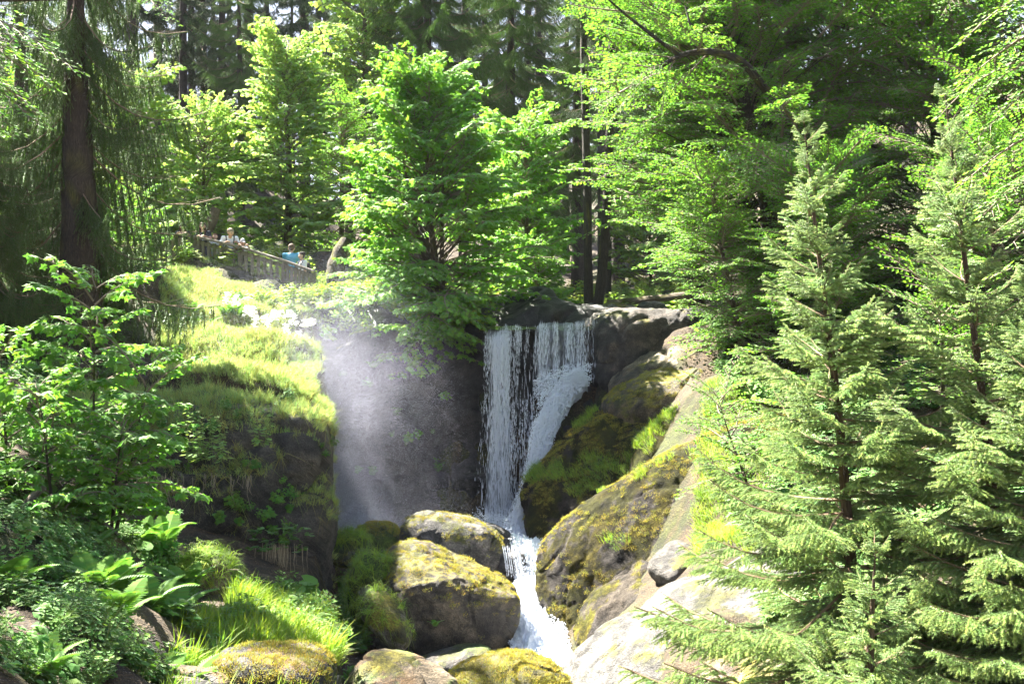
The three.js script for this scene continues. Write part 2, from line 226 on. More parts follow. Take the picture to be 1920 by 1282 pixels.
rock({ key: 'slab2b', name: 'mossy_slab', label: 'low dark mossy slab running beneath the broad slab to the stream', c: at(1238, 1130, 21.8), s: [1.9, 0.6, 1.3], r: [0.25, 0.1, 0.6], pw: 2.8, det: 50, amp: 0.12, f: 0.7, moss: 0.45, up: 0.3, base: [0.1, 0.085, 0.07], base2: COL.black, green: [0.09, 0.09, 0.012], green2: [0.16, 0.14, 0.016], seed: 41, mat: M.mossy });
rock({ key: 'slab3', name: 'pale_slab', label: 'pale slab with yellow moss at the bottom right', c: at(1345, 1300, 17.9), s: [3.0, 1.4, 2.1], r: [0.25, 0.1, 0.58], pw: 3, det: 70, amp: 0.08, f: 0.7, moss: 0.44, up: -0.2, base: COL.pale, base2: [0.13, 0.12, 0.11], green: [0.22, 0.2, 0.022], green2: COL.olive, seed: 9 });
rock({ key: 'slab4', name: 'orange_slab', label: 'rust and moss stained slab under the young spruces at bottom right', c: at(1500, 1330, 14.8), s: [1.3, 0.75, 1.2], r: [0.2, 0.2, 0.2], pw: 3, det: 44, amp: 0.1, f: 0.8, moss: 0.5, up: 0.2, base: [0.3, 0.24, 0.19], base2: COL.rust, green: COL.gold, green2: COL.rust, seed: 10 });
rock({ name: 'angular_rock', label: 'small pale angular rock wedged on the mossy slab', c: at(1272, 1068, 20.8), s: [0.44, 0.36, 0.45], r: [0.2, 0.5, 0.6], pw: 4, det: 26, amp: 0.16, f: 1.2, moss: 0.2, base: [0.15, 0.135, 0.12], base2: [0.1, 0.09, 0.08], seed: 11 });
rock({ key: 'mid', label: 'large boulder with sunlit yellow moss top left of the chute', c: at(832, 1148, 23), s: [1.42, 1.04, 1.15], r: [0.16, 0.25, -0.34], pw: 4, det: 80, amp: 0.12, f: 0.7, flat: 0.1, crack: 0.04, moss: 0.2, up: 1.3, base: [0.15, 0.12, 0.085], base2: [0.06, 0.05, 0.04], green: [0.3, 0.25, 0.03], green2: COL.olive, seed: 12 });
rock({ key: 'grey', label: 'rounded grey boulder at the foot of the misty recess', c: at(848, 1030, 26.4), s: [1.25, 0.82, 0.95], r: [0.1, 0.1, -0.25], pw: 2.5, det: 44, amp: 0.1, f: 0.8, moss: 0.3, up: 0.6, base: [0.27, 0.25, 0.23], base2: [0.12, 0.11, 0.1], green: [0.11, 0.12, 0.015], green2: COL.olive, seed: 13 });
rock({ label: 'small black wet rock at the foot of the waterfall', c: at(925, 1012, 27.6), s: [0.42, 0.35, 0.35], r: [0, 0, -0.4], pw: 2.6, det: 20, amp: 0.12, f: 1.5, moss: 0.02, base: COL.black, base2: COL.black, seed: 14, mat: M.wet });
rock({ label: 'flat wet rock splitting the small step of the stream', c: at(956, 1062, 26.3), s: [0.36, 0.36, 0.35], r: [0, 0.2, -0.08], pw: 4, det: 22, amp: 0.12, f: 1.5, moss: 0.02, base: COL.dark, base2: COL.black, seed: 15, mat: M.wet });
rock({ key: 'm1', label: 'small green mossy boulder behind the grassy mounds', c: at(706, 1008, 26), s: [0.5, 0.36, 0.4], pw: 2.4, det: 22, amp: 0.14, f: 1.4, moss: 0.9, green: COL.green, green2: COL.olive, seed: 16 });
rock({ key: 'm2', label: 'mossy boulder tucked against the cliff block corner', c: at(655, 1030, 25.2), s: [0.48, 0.4, 0.4], pw: 2.4, det: 22, amp: 0.14, f: 1.4, moss: 0.8, green: COL.green, green2: COL.gold, seed: 17 });
rock({ key: 'mound1', name: 'grassy_boulder', label: 'steep boulder covered in hanging bright grass beside the big boulder', c: at(700, 1105, 22.8), s: [0.5, 0.72, 0.5], r: [0, 0, -0.1], pw: 2.6, det: 26, amp: 0.12, f: 1.2, moss: 0.8, green: COL.green, green2: COL.olive, seed: 18 });
rock({ key: 'mound2', name: 'grassy_boulder', label: 'lower leaning boulder with shaggy pale grass below the big boulder', c: at(722, 1165, 20.2), s: [0.27, 0.56, 0.38], r: [0, 0, 0.6], pw: 2.6, det: 24, amp: 0.28, f: 1.2, moss: 0.7, green: COL.gold, green2: COL.olive, seed: 19 });
rock({ key: 'yellow', label: 'dome boulder covered in yellow moss at the bottom edge', c: at(945, 1330, 18), s: [1.12, 0.86, 0.9], r: [0, 0.1, 0.03], pw: 2.3, det: 56, amp: 0.09, f: 0.9, moss: 0.95, green: [0.34, 0.29, 0.03], green2: [0.2, 0.19, 0.025], base: COL.grey, seed: 20 });
rock({ key: 'tan', label: 'tan sloping rock at the bottom edge beside the yellow dome', c: at(752, 1318, 17), s: [0.85, 0.62, 0.8], r: [0.1, 0, -0.45], pw: 2.8, det: 34, amp: 0.08, f: 0.9, moss: 0.4, up: 0.2, base: [0.46, 0.36, 0.24], base2: COL.rust, green: COL.gold, green2: COL.green, seed: 21 });
rock({ label: 'low grey rock half hidden under the large boulder by the chute', c: at(850, 1258, 21.4), s: [0.85, 0.42, 0.6], r: [0, 0, 0.2], pw: 3, det: 32, amp: 0.12, f: 1, moss: 0.45, base: [0.2, 0.18, 0.16], base2: [0.13, 0.115, 0.1], green: COL.olive, green2: COL.green, seed: 22 });
rock({ key: 'front', label: 'dark foreground rock with orange moss cap at the bottom left', c: at(508, 1308, 13.6), s: [0.72, 0.56, 0.6], r: [0.05, 0.1, -0.02], pw: 4, det: 50, amp: 0.1, f: 1.1, flat: 0.05, moss: 0.08, up: 1.1, base: [0.16, 0.145, 0.13], base2: [0.06, 0.055, 0.05], green: COL.rust, green2: COL.olive, seed: 23 });
rock({ key: 'front2', label: 'moss-draped foreground rock at the bottom edge below the ferns', c: at(290, 1352, 12.4), s: [0.85, 0.5, 0.6], r: [0, 0.1, 0.02], pw: 3.4, det: 40, amp: 0.12, f: 1.1, moss: 0.5, base: COL.brown, base2: COL.dark, green: COL.olive, green2: COL.rust, seed: 24 });
rock({ key: 'stump', name: 'grassy_boulder', label: 'boulder capped with sunlit grass and brown hanging roots on the left bank', c: at(385, 1108, 18.3), s: [0.46, 0.62, 0.46], pw: 3, det: 26, amp: 0.1, f: 1.2, moss: 0.4, base: [0.3, 0.22, 0.12], base2: COL.brown, green: COL.gold, green2: COL.green, seed: 25 });
rock({ name: 'dark_outcrop', label: 'dark mossy rock outcrop above the waterfall lip', c: at(985, 592, 35), s: [1.2, 0.65, 0.9], pw: 2.8, det: 30, amp: 0.14, f: 0.9, moss: 0.35, up: 0.7, base: COL.dark, base2: COL.black, green: COL.olive, seed: 26 });
rock({ label: 'stream stone on the bank right above the lip', c: at(1160, 588, 35), s: [0.6, 0.35, 0.5], pw: 2.6, det: 18, amp: 0.14, f: 1.3, moss: 0.4, base: COL.grey, seed: 27 });
rock({ label: 'wet grey stream stone under the fallen log', c: at(1222, 583, 36), s: [0.5, 0.3, 0.4], pw: 2.6, det: 18, amp: 0.14, f: 1.3, moss: 0.1, base: COL.grey, seed: 28 });
rock({ key: 'leftrock', label: 'small brown rock on the shaded left slope', c: at(112, 850, 19.2), s: [0.34, 0.28, 0.3], pw: 2.8, det: 18, amp: 0.14, f: 1.5, moss: 0.3, base: COL.brown, base2: COL.dark, green: COL.gold, seed: 29 });
rock({ key: 'bank', name: 'earth_bank', cat: 'bank', label: 'undercut earth bank below the wooden railing', c: at(480, 545, 36.9), s: [2.6, 0.75, 1.0], r: [0, -0.08, -0.2], pw: 4, det: 44, amp: 0.16, f: 0.8, moss: 0.3, up: 0.8, base: [0.26, 0.21, 0.16], base2: COL.dark, green: COL.olive, green2: COL.green, seed: 30 });
rock({ key: 'rightledge', name: 'mossy_ledge', label: 'mossy overhanging ledge at the right end of the slab', c: at(1345, 780, 26.6), s: [0.95, 0.6, 0.9], r: [0.1, 0, 0.5], pw: 3, det: 32, amp: 0.12, f: 0.9, moss: 0.6, base: COL.brown, base2: COL.dark, green: COL.olive, green2: COL.gold, seed: 31 });

// upward-facing spots on a rock
function spots(key, n, seed, ok = (p, nn) => nn.y > 0.35) {
  const S = solids.find((q) => q.key === key), R = rng(seed), idx = S.g.index, p = S.g.attributes.position, out = [];
  const a = V(), b = V(), c = V();
  for (let t = 0; t < n * 40 && out.length < n; t++) {
    const i = Math.floor(R() * idx.count / 3) * 3;
    a.fromBufferAttribute(p, idx.getX(i)); b.fromBufferAttribute(p, idx.getX(i + 1)); c.fromBufferAttribute(p, idx.getX(i + 2));
    const nn = V().crossVectors(b.clone().sub(a), c.clone().sub(a)).normalize();
    let u = R(), w = R(); if (u + w > 1) { u = 1 - u; w = 1 - w; }
    const q = a.clone().addScaledVector(b.sub(a), u).addScaledVector(c.sub(a), w).add(S.c);
    if (q.y > ground(q.x, q.z) && ok(q, nn)) out.push([q, nn]);
  }
  return out;
}
// ------------------------------------------------------------------ falling water
function drop(acc, p, dir, len, rad, col, s = 0) { // a stretched drop: an eight-sided spindle
  const m = basis(dir, Math.abs(dir.y) > 0.9 ? V(0, 0, 1) : UPV), y = V().setFromMatrixColumn(m, 1), z = V().setFromMatrixColumn(m, 2);
  const a = p.clone().addScaledVector(dir, -len * 0.5), b = p.clone().addScaledVector(dir, len * 0.5), c = p.clone().addScaledVector(dir, len * 0.18);
  const q = [c.clone().addScaledVector(y, rad), c.clone().addScaledVector(z, rad), c.clone().addScaledVector(y, -rad), c.clone().addScaledVector(z, -rad)];
  for (let i = 0; i < 4; i++) { acc.tri(a, q[i], q[(i + 1) % 4], col, s); acc.tri(q[i], b, q[(i + 1) % 4], col, s); }
}
const waterTop = at(1000, 612, 30.6).y;
const fall = thing('waterfall', 'white waterfall dropping over the dark lip into the gorge', 'waterfall', at(985, 1000, 29)); fall.userData.kind = 'structure';
const FO = fall.position;
function threads(name, o) { // falling threads that break up into drops on their way down
  const acc = new Acc(), R = rng(o.seed);
  for (let i = 0; i < o.n * 2; i++) {
    let u = R(); for (let q = 0; q < 12; q++) { const w = 0.5 + 1.3 * noise(u * 9 + o.seed * 3.3, o.seed, 0.5); if (R() < w) break; u = R(); } // water gathers in runs
    if (o.core) u = 0.5 + (u - 0.5) * (0.55 + 0.45 * R());
    const px0 = lerp(o.x0, o.x1, u), d0 = o.d + (R() - 0.5) * o.dd, str = 0.35 + R() * R() * 1.3;
    const px1 = lerp(o.b0 ?? o.x0, o.b1 ?? o.x1, u) + (R() - 0.5) * (o.jit ?? 8), y0 = (typeof o.y0 === 'function' ? o.y0(u, R) : o.y0) + 7 * noise(px0 * 0.06, 2, 3) + (R() - 0.5) * 5, y1 = o.y1(u, R);
    const a = at(px0, y0, d0), b = at(px1, y1, d0 - (o.fwd ?? 0.25)); let t = R() * 0.05; const wob = R() * 9, H = a.y - b.y;
    while (t < 1) {
      const len = 1.7 * (o.len ?? 0.12) * (0.3 + 1.5 * R()) * (0.6 + 0.9 * t), gap = (o.gap ?? 0.5) * R() * (0.2 + 1.8 * t) * len * 1.6, dens = fbm(px0 * 0.11, t * 3.2, wob * 0.25 + o.seed, 3);
      const y = a.y - H * t, sp = (o.spread ?? 0.05) * t, e = Math.min(1, t * H / 0.5), p = V(lerp(a.x, b.x, t * t) + (R() - 0.5) * sp + 0.02 * Math.sin(t * 9 + wob), y, lerp(a.z, b.z, Math.sqrt(t)) - 0.25 * (1 - e) * (1 - e) + (R() - 0.5) * sp).sub(FO);
      if (dens > (o.holes ?? -0.1)) drop(acc, p, V((R() - 0.5) * 0.16, -1, (R() - 0.5) * 0.16).normalize(), len, 0.62 * (o.rad ?? 0.012) * str * (0.5 + R()), [1, 1, 1]);
      t += (len * 0.8 + gap) / H;
    }
  }
  return put(fall, name, acc.geo(), M.white);
}
threads('water_column', { seed: 1, n: 190, x0: 916, x1: 954, b0: 906, b1: 962, d: 30.4, dd: 0.5, y0: 618, y1: () => 1002, len: 0.13, gap: 0.45, rad: 0.017, spread: 0.3, core: true, holes: -0.04 });
threads('water_column', { seed: 12, n: 60, x0: 908, x1: 962, b0: 896, b1: 970, d: 30.3, dd: 0.6, y0: 620, y1: () => 1002, len: 0.07, gap: 3, rad: 0.009, spread: 0.5, holes: -0.1 });
threads('water_curtain', { seed: 2, n: 95, x0: 946, x1: 1016, b0: 936, b1: 1004, d: 30.5, dd: 0.35, y0: 614, y1: (u, R) => 690 + 190 * R() * R(), len: 0.1, gap: 1.1, rad: 0.0085, spread: 0.12, holes: -0.12 });
threads('water_curtain', { seed: 3, n: 170, x0: 1010, x1: 1098, d: 30.5, dd: 0.4, y0: 607, y1: (u, R) => lerp(738, 708, u) + 14 * (R() - 0.5), len: 0.11, gap: 0.8, rad: 0.0115, spread: 0.1, jit: 6, holes: -0.12 });
threads('water_curtain', { seed: 4, n: 26, x0: 1092, x1: 1120, d: 30.4, dd: 0.3, y0: 602, y1: (u, R) => 705 + 8 * R(), len: 0.1, gap: 1.6, rad: 0.006, spread: 0.05 });
threads('water_veil', { seed: 5, n: 75, x0: 950, x1: 1006, b0: 918, b1: 985, d: 30.1, dd: 0.6, y0: (u, R) => 705 + 190 * R() * R() + 60 * (1 - u), y1: () => 1002, len: 0.09, gap: 1.5, rad: 0.013, spread: 0.35, jit: 16, holes: -0.08 });
// thin sheets of clear water where it pours over the lip
function sheet(parent, name, rows, seed, amp = 0.05, cols = 40, mat = M.white, f = 3) { // rows: [px, py, d, width px]
  const pts = rows.map(([x, y, d]) => at(x, y, d)), cv = new THREE.CatmullRomCurve3(pts), n = rows.length * 14, P = [], I = [];
  for (let j = 0; j <= n; j++) {
    const t = j / n, q = cv.getPoint(t), k = t * (rows.length - 1), a = Math.min(rows.length - 2, Math.floor(k)), w = lerp(rows[a][3] * rows[a][2], rows[a + 1][3] * rows[a + 1][2], k - a) / FOC;
    const tg = cv.getTangent(t), side = V(1, 0, 0).addScaledVector(tg, -tg.x).normalize(), nn = V().crossVectors(side, tg).normalize(); if (nn.y + nn.z < 0) nn.negate();
    for (let i = 0; i <= cols; i++) {
      const u = i / cols - 0.5, ed = 1 + 0.22 * fbm(t * n * 0.12, seed, i > cols / 2 ? 3 : 8, 3) * (Math.abs(u) * 2) ** 3;
      const p = q.clone().addScaledVector(side, u * w * ed);
      p.addScaledVector(nn, amp * (1.6 * fbm(p.x * f, p.y * f * 0.6 + seed, p.z * f * 0.6, 4) + 0.9 * Math.abs(noise(p.x * f * 3, p.y * f * 1.5, p.z * f * 1.5 + seed))) - (u * 2) ** 4 * amp * 2.2).sub(parent.position);
      P.push(p.x, p.y, p.z); if (i && j) { const k2 = j * (cols + 1) + i; I.push(k2 - cols - 2, k2 - 1, k2 - cols - 1, k2 - cols - 1, k2 - 1, k2); }
    }
  }
  const g = new THREE.BufferGeometry(); g.setAttribute('position', new THREE.Float32BufferAttribute(P, 3)); g.setAttribute('color', new THREE.Float32BufferAttribute(new Float32Array(P.length).fill(1), 3)); g.setIndex(I); g.computeVertexNormals();
  return put(parent, name, g, mat);
}
function spray(parent, name, rows, n, seed, o = {}) { // torn drops round a run of white water
  const acc = new Acc(), R = rng(seed), cv = new THREE.CatmullRomCurve3(rows.map(([x, y, d]) => at(x, y, d)));
  for (let i = 0; i < n; i++) {
    const t = R(), q = cv.getPoint(t), tg = cv.getTangent(t), k = t * (rows.length - 1), a = Math.min(rows.length - 2, Math.floor(k)), w = lerp(rows[a][3] * rows[a][2], rows[a + 1][3] * rows[a + 1][2], k - a) / FOC;
    const e = R() < 0.5 ? -1 : 1, u = o.even ? R() - 0.5 : e * (0.5 - 0.22 * R() * R() + 0.12 * (R() - 0.5));
    const p = q.clone().add(V(u * w * (o.wide ?? 1.08), (R() - 0.4) * (o.up ?? 0.1), (R() - 0.2) * (o.out ?? 0.25)));
    if (fbm(p.x * 2.2, p.y * 2.2, p.z * 2.2 + seed, 2) < -0.18) continue;
    drop(acc, p.sub(parent.position), tg.clone().add(V((R() - 0.5) * 1.4, (R() - 0.5) * 1.2, (R() - 0.5))).normalize(), 0.03 + 0.11 * R() * R(), 0.006 + 0.016 * R() * R(), [1, 1, 1]);
  }
  return put(parent, name, acc.geo(), M.white);
}
const chuteRows = [[1096, 702, 30.2, 22], [1062, 722, 29.9, 52], [1036, 765, 29.5, 46], [1018, 815, 29.2, 38], [1008, 870, 28.9, 34], [992, 930, 28.7, 36], [975, 985, 28.5, 44], [968, 1003, 28.2, 62]];
sheet(fall, 'water_chute', chuteRows, 5, 0.2, 60, M.white, 5);
spray(fall, 'chute_spray', chuteRows, 11000, 6, { wide: 1.25, up: 0.3, out: 0.4, even: true });
spray(fall, 'impact_spray', [[1022, 735, 30.2, 40], [1052, 718, 30, 70], [1095, 700, 30.1, 26]], 2600, 7, { wide: 1.2, up: 0.55, out: 0.6, even: true });
spray(fall, 'foot_spray', [[915, 975, 29.5, 60], [950, 990, 28.9, 90], [985, 1000, 28.4, 50]], 2600, 8, { wide: 1.0, up: 0.6, out: 0.5, even: true });
sheet(fall, 'water_sheet', [[934, 616, 30.75, 40], [934, 630, 30.5, 38], [935, 700, 30.45, 36], [935, 850, 30.3, 40], [934, 1000, 30.2, 54]], 21, 0.07, 40, M.veil, 4);
sheet(fall, 'water_sheet', [[1048, 606, 30.75, 84], [1048, 620, 30.5, 80], [1046, 660, 30.45, 76], [1044, 720, 30.4, 74]], 22, 0.06, 60, M.veil, 4);
// stream above the lip and below the fall
const low = thing('stream_cascade', 'foaming white stream tumbling down between the boulders', 'stream', at(1040, 1240, 21)); low.userData.kind = 'structure';
const step1 = [[968, 1000, 28.2, 66], [990, 1014, 27.4, 78], [1002, 1020, 26.7, 62], [1005, 1045, 26.3, 56], [1002, 1078, 26, 58], [1010, 1090, 25.5, 78], [1008, 1106, 24.8, 72], [1000, 1128, 24.1, 82], [1003, 1165, 23.3, 96], [1012, 1210, 22.4, 92], [1024, 1242, 21.4, 92], [1066, 1262, 19.8, 112], [1084, 1290, 18.4, 100], [1090, 1340, 17, 100]];
sheet(low, 'white_water', step1, 9, 0.16, 60, M.white, 5);
spray(low, 'edge_spray', step1.slice(3), 9000, 10, { wide: 1.12, up: 0.16, out: 0.3 });
spray(low, 'surface_foam', step1, 9000, 11, { wide: 0.95, up: 0.2, out: 0.34, even: true });
{ const acc = new Acc(), R = rng(77); // the thin side trickle over the flat wet rock
  for (let i = 0; i < 26; i++) { const px = 942 + 32 * R(), a = at(px, 1024, 26.0), b = at(px + 8, 1068 + 14 * R(), 25.7); for (let t = R() * 0.1; t < 1; t += 0.05 + 0.12 * R()) drop(acc, a.clone().lerp(b, t).sub(low.position), V(0.05, -1, 0.1).normalize(), 0.06 + 0.08 * R(), 0.006 + 0.006 * R(), [1, 1, 1]); }
  put(low, 'side_trickle', acc.geo(), M.white); }
{ // the smooth stream just above the lip
  const m = new THREE.MeshPhysicalMaterial({ color: new THREE.Color(0.10, 0.09, 0.06), roughness: 0.12, side: THREE.DoubleSide });
  const g = new THREE.PlaneGeometry(3.6, 9, 40, 80); g.rotateX(-Math.PI / 2); const p = g.attributes.position;
  for (let i = 0; i < p.count; i++) { const x = p.getX(i), z = p.getZ(i); p.setX(i, x + 1.2 * sm(-z, -4, 5)); p.setY(i, 0.05 * fbm(x * 2, z * 1.5, 3, 3) + 0.05 * Math.max(0, -z + 3) * 0.6 - 0.1 * sm(z, 4.0, 4.5) - 0.02); }
  g.computeVertexNormals(); const w = put(scene, 'stream_water', g, m); w.position.set(1.05, waterTop + 0.03, -35.0); tag(w, 'dark smooth stream water flowing up to the lip', 'water', null, 'structure');
}
// ------------------------------------------------------------------ branches (shared shapes)
function bough(o) { // broad-leaved bough along +x, leaves held in loose flat layers; slot 0 leaves, slot 1 wood
  const { seed, len = 1.6, size = 0.11, shape = 'beech', twigs = 13, droop = 0.25, rise = 0.15, step = 0.75, hang = 0.35, wide = 0.42 } = o;
  const R = rng(seed), a = new Acc(2), wood = [0.16, 0.12, 0.085];
  const axis = (s) => V(len * s, len * (rise * s - droop * s * s), len * 0.05 * Math.sin(s * 5 + seed));
  const pts = []; for (let i = 0; i <= 6; i++) pts.push(axis(i / 6));
  a.tube(pts, pts.map((_, i) => lerp(0.016, 0.004, i / 6) * len), 4, wood, 1);
  const put1 = (p, out, s) => {
    const d = out.clone().add(V((R() - 0.5) * 0.7, -hang * (0.3 + 1.1 * R()), (R() - 0.5) * 0.7)).normalize();
    const n = V((R() - 0.5) * 1.0, 1, (R() - 0.5) * 1.0).addScaledVector(d, -d.y).normalize(); n.addScaledVector(d, -n.dot(d)).normalize();
    leaf(a, p.clone().addScaledVector(out, 0.25 * s), d, n, s, shape, tint(R), 0);
  };
  for (let k = 0; k < twigs; k++) {
    const s = 0.1 + 0.9 * (k + 0.6 * R()) / twigs, b = axis(s), side = k % 2 ? 1 : -1, tl = len * wide * (1.05 - 0.75 * s) * (0.7 + 0.5 * R());
    const fw = 0.75 + 0.4 * R(), dir = V(fw, (R() - 0.4) * 0.5, side * 1.0).normalize();
    const tp = (t) => b.clone().addScaledVector(dir, tl * t).add(V(0, -tl * 0.22 * t * t, 0));
    a.tube([tp(0), tp(0.5), tp(1)], [0.005 * len, 0.0035 * len, 0.002 * len], 3, wood, 1);
    const m = Math.max(2, Math.round(tl / (size * step)));
    for (let i = 1; i <= m; i++) { const t = i / m, p = tp(t), sd = V().crossVectors(dir, UPV).multiplyScalar(i % 2 ? 1 : -1); put1(p, dir.clone().multiplyScalar(0.6).add(sd).normalize(), size * (0.65 + 0.6 * R())); if (R() < 0.75) put1(p, dir.clone().multiplyScalar(0.7).sub(sd).normalize(), size * (0.6 + 0.6 * R())); }
    put1(tp(1), dir, size * (0.7 + 0.5 * R()));
  }
  put1(axis(1), V(1, 0, 0), size);
  return a;
}
function needleBough(o) { // conifer bough along +x: flat sprays of twigs set with single needles
  const { seed, len = 1.2, twigGap = 0.06, needle = 0.02, nw = 0.0045, gap = 0.006, droop = 0.25, tip = 0.3, hang = 0, twigMax = 0.4, rings = 3, nt = 0.2 } = o;
  const R = rng(seed), a = new Acc(2), wood = [0.2, 0.13, 0.08];
  const axis = (s) => V(len * s, len * (-droop * Math.sin(s * 2.4) + tip * s * s * 0.6), 0.03 * len * Math.sin(s * 6 + seed));
  const pts = []; for (let i = 0; i <= 6; i++) pts.push(axis(i / 6));
  a.tube(pts, pts.map((_, i) => lerp(0.013, 0.0035, i / 6) * Math.sqrt(len)), 4, wood, 1);
  const brush = (f, L, s0 = 0) => {
    const n = Math.max(3, Math.round(L / gap)), p0 = f(0), p1 = f(1);
    const v = V().subVectors(p1, p0).normalize(), u1 = V().crossVectors(v, Math.abs(v.y) > 0.9 ? V(1, 0, 0) : UPV).normalize(), u2 = V().crossVectors(v, u1), col = tint(R, 0.2, 0.1);
    for (let i = Math.floor(s0 * n); i < n; i++) for (let k = 0; k < rings; k++) {
      const p = f((i + R()) / n), t = R() * Math.PI * 2, r = V().addScaledVector(u1, Math.cos(t)).addScaledVector(u2, Math.sin(t)), d = V().addScaledVector(v, 0.75).add(r).normalize(), w = V().crossVectors(d, r).normalize();
      const l = needle * (0.7 + 0.5 * R()), b = 1 + nt * (i / n - 0.4) * 1.4, y = 1 + nt * Math.max(0, i / n - 0.6) * 1.2;
      a.tri(p.clone().addScaledVector(w, nw), p.clone().addScaledVector(d, l), p.clone().addScaledVector(w, -nw), [col[0] * b * y, col[1] * b, col[2] * b], 0);
    }
    a.tube([p0, f(0.5), p1], [0.003, 0.0025, 0.0015], 3, wood, 1);
  };
  const n = Math.round(len / twigGap);
  for (let k = 0; k < n; k++) for (const side of [-1, 1]) {
    const s = 0.08 + 0.9 * (k + R() * 0.7) / n, b = axis(s), tl = Math.min(twigMax, (1.06 - s) * len * 0.62) * (0.6 + 0.55 * R()) + 0.03;
    const dir = V(0.95 + 0.3 * R(), (R() - 0.55) * 0.5 - hang * 1.8, side * (1 - 0.7 * Math.min(1, hang))).normalize(), sag = 0.25 + hang * 0.5;
    const f = (t) => b.clone().addScaledVector(dir, tl * t).add(V(0, -tl * sag * t * t, 0));
    brush(f, tl);
    if (tl > 0.17) for (let q = 0; q < 3; q++) for (const s2 of [-1, 1]) { const t0 = 0.2 + 0.24 * q, bb = f(t0), d2 = dir.clone().add(V(s2 * side * -0.3, -0.2 - hang * 0.7, s2 * 0.75)).normalize(), L2 = tl * (0.55 - 0.12 * q) * (0.6 + 0.5 * R()); brush((t) => bb.clone().addScaledVector(d2, L2 * t).add(V(0, -L2 * 0.2 * t * t, 0)), L2); }
  }
  brush((t) => axis(0.35 + 0.65 * t), len * 0.65);
  return a;
}
const branchProtos = {};
function protos(key, make, mats) { const list = [0, 1, 2, 3].map((i) => { const acc = make(i); return { acc, geo: acc.geo() }; }); branchProtos[key] = { list, mats }; }
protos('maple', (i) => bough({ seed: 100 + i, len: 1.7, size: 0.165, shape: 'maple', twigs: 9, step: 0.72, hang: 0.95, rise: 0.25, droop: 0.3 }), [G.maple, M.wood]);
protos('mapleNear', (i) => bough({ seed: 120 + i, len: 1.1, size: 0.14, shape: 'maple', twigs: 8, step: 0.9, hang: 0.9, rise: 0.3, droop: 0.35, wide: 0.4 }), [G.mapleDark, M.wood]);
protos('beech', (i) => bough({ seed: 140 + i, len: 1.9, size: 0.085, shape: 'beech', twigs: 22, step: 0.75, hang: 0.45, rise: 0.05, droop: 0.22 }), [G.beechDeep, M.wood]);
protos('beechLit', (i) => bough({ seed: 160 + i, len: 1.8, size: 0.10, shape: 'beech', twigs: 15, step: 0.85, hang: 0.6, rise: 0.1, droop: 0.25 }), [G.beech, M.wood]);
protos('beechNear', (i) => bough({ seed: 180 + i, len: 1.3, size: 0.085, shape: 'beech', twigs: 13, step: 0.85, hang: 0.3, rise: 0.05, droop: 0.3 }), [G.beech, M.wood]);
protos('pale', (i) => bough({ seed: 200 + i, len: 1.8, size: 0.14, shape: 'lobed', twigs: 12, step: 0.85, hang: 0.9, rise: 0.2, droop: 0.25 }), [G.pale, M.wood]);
protos('spruceS', (i) => needleBough({ seed: 300 + i, len: 0.45, twigGap: 0.075, droop: 0.0, tip: 0.25, needle: 0.021, nw: 0.0035, gap: 0.005 , nt: 0.4 }), [G.spruceYoung, M.wood]);
protos('spruceM', (i) => needleBough({ seed: 310 + i, len: 0.95, twigGap: 0.08, droop: 0.05, tip: 0.2, twigMax: 0.34, needle: 0.021, nw: 0.0035 , nt: 0.4 }), [G.spruceYoung, M.wood]);
protos('spruceL', (i) => needleBough({ seed: 320 + i, len: 1.6, twigGap: 0.09, droop: 0.16, tip: 0.2, twigMax: 0.4, gap: 0.0075, needle: 0.022, nw: 0.004 , nt: 0.4 }), [G.spruceYoung, M.wood]);
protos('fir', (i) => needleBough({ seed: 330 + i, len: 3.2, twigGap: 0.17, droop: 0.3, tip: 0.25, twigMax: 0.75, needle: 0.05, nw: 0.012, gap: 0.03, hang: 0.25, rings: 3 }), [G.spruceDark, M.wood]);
protos('drape', (i) => needleBough({ seed: 340 + i, len: 2.6, twigGap: 0.16, droop: 0.3, tip: 0.1, twigMax: 0.8, needle: 0.036, nw: 0.008, gap: 0.014, hang: 0.8, rings: 3 }), [G.spruce, M.wood]);

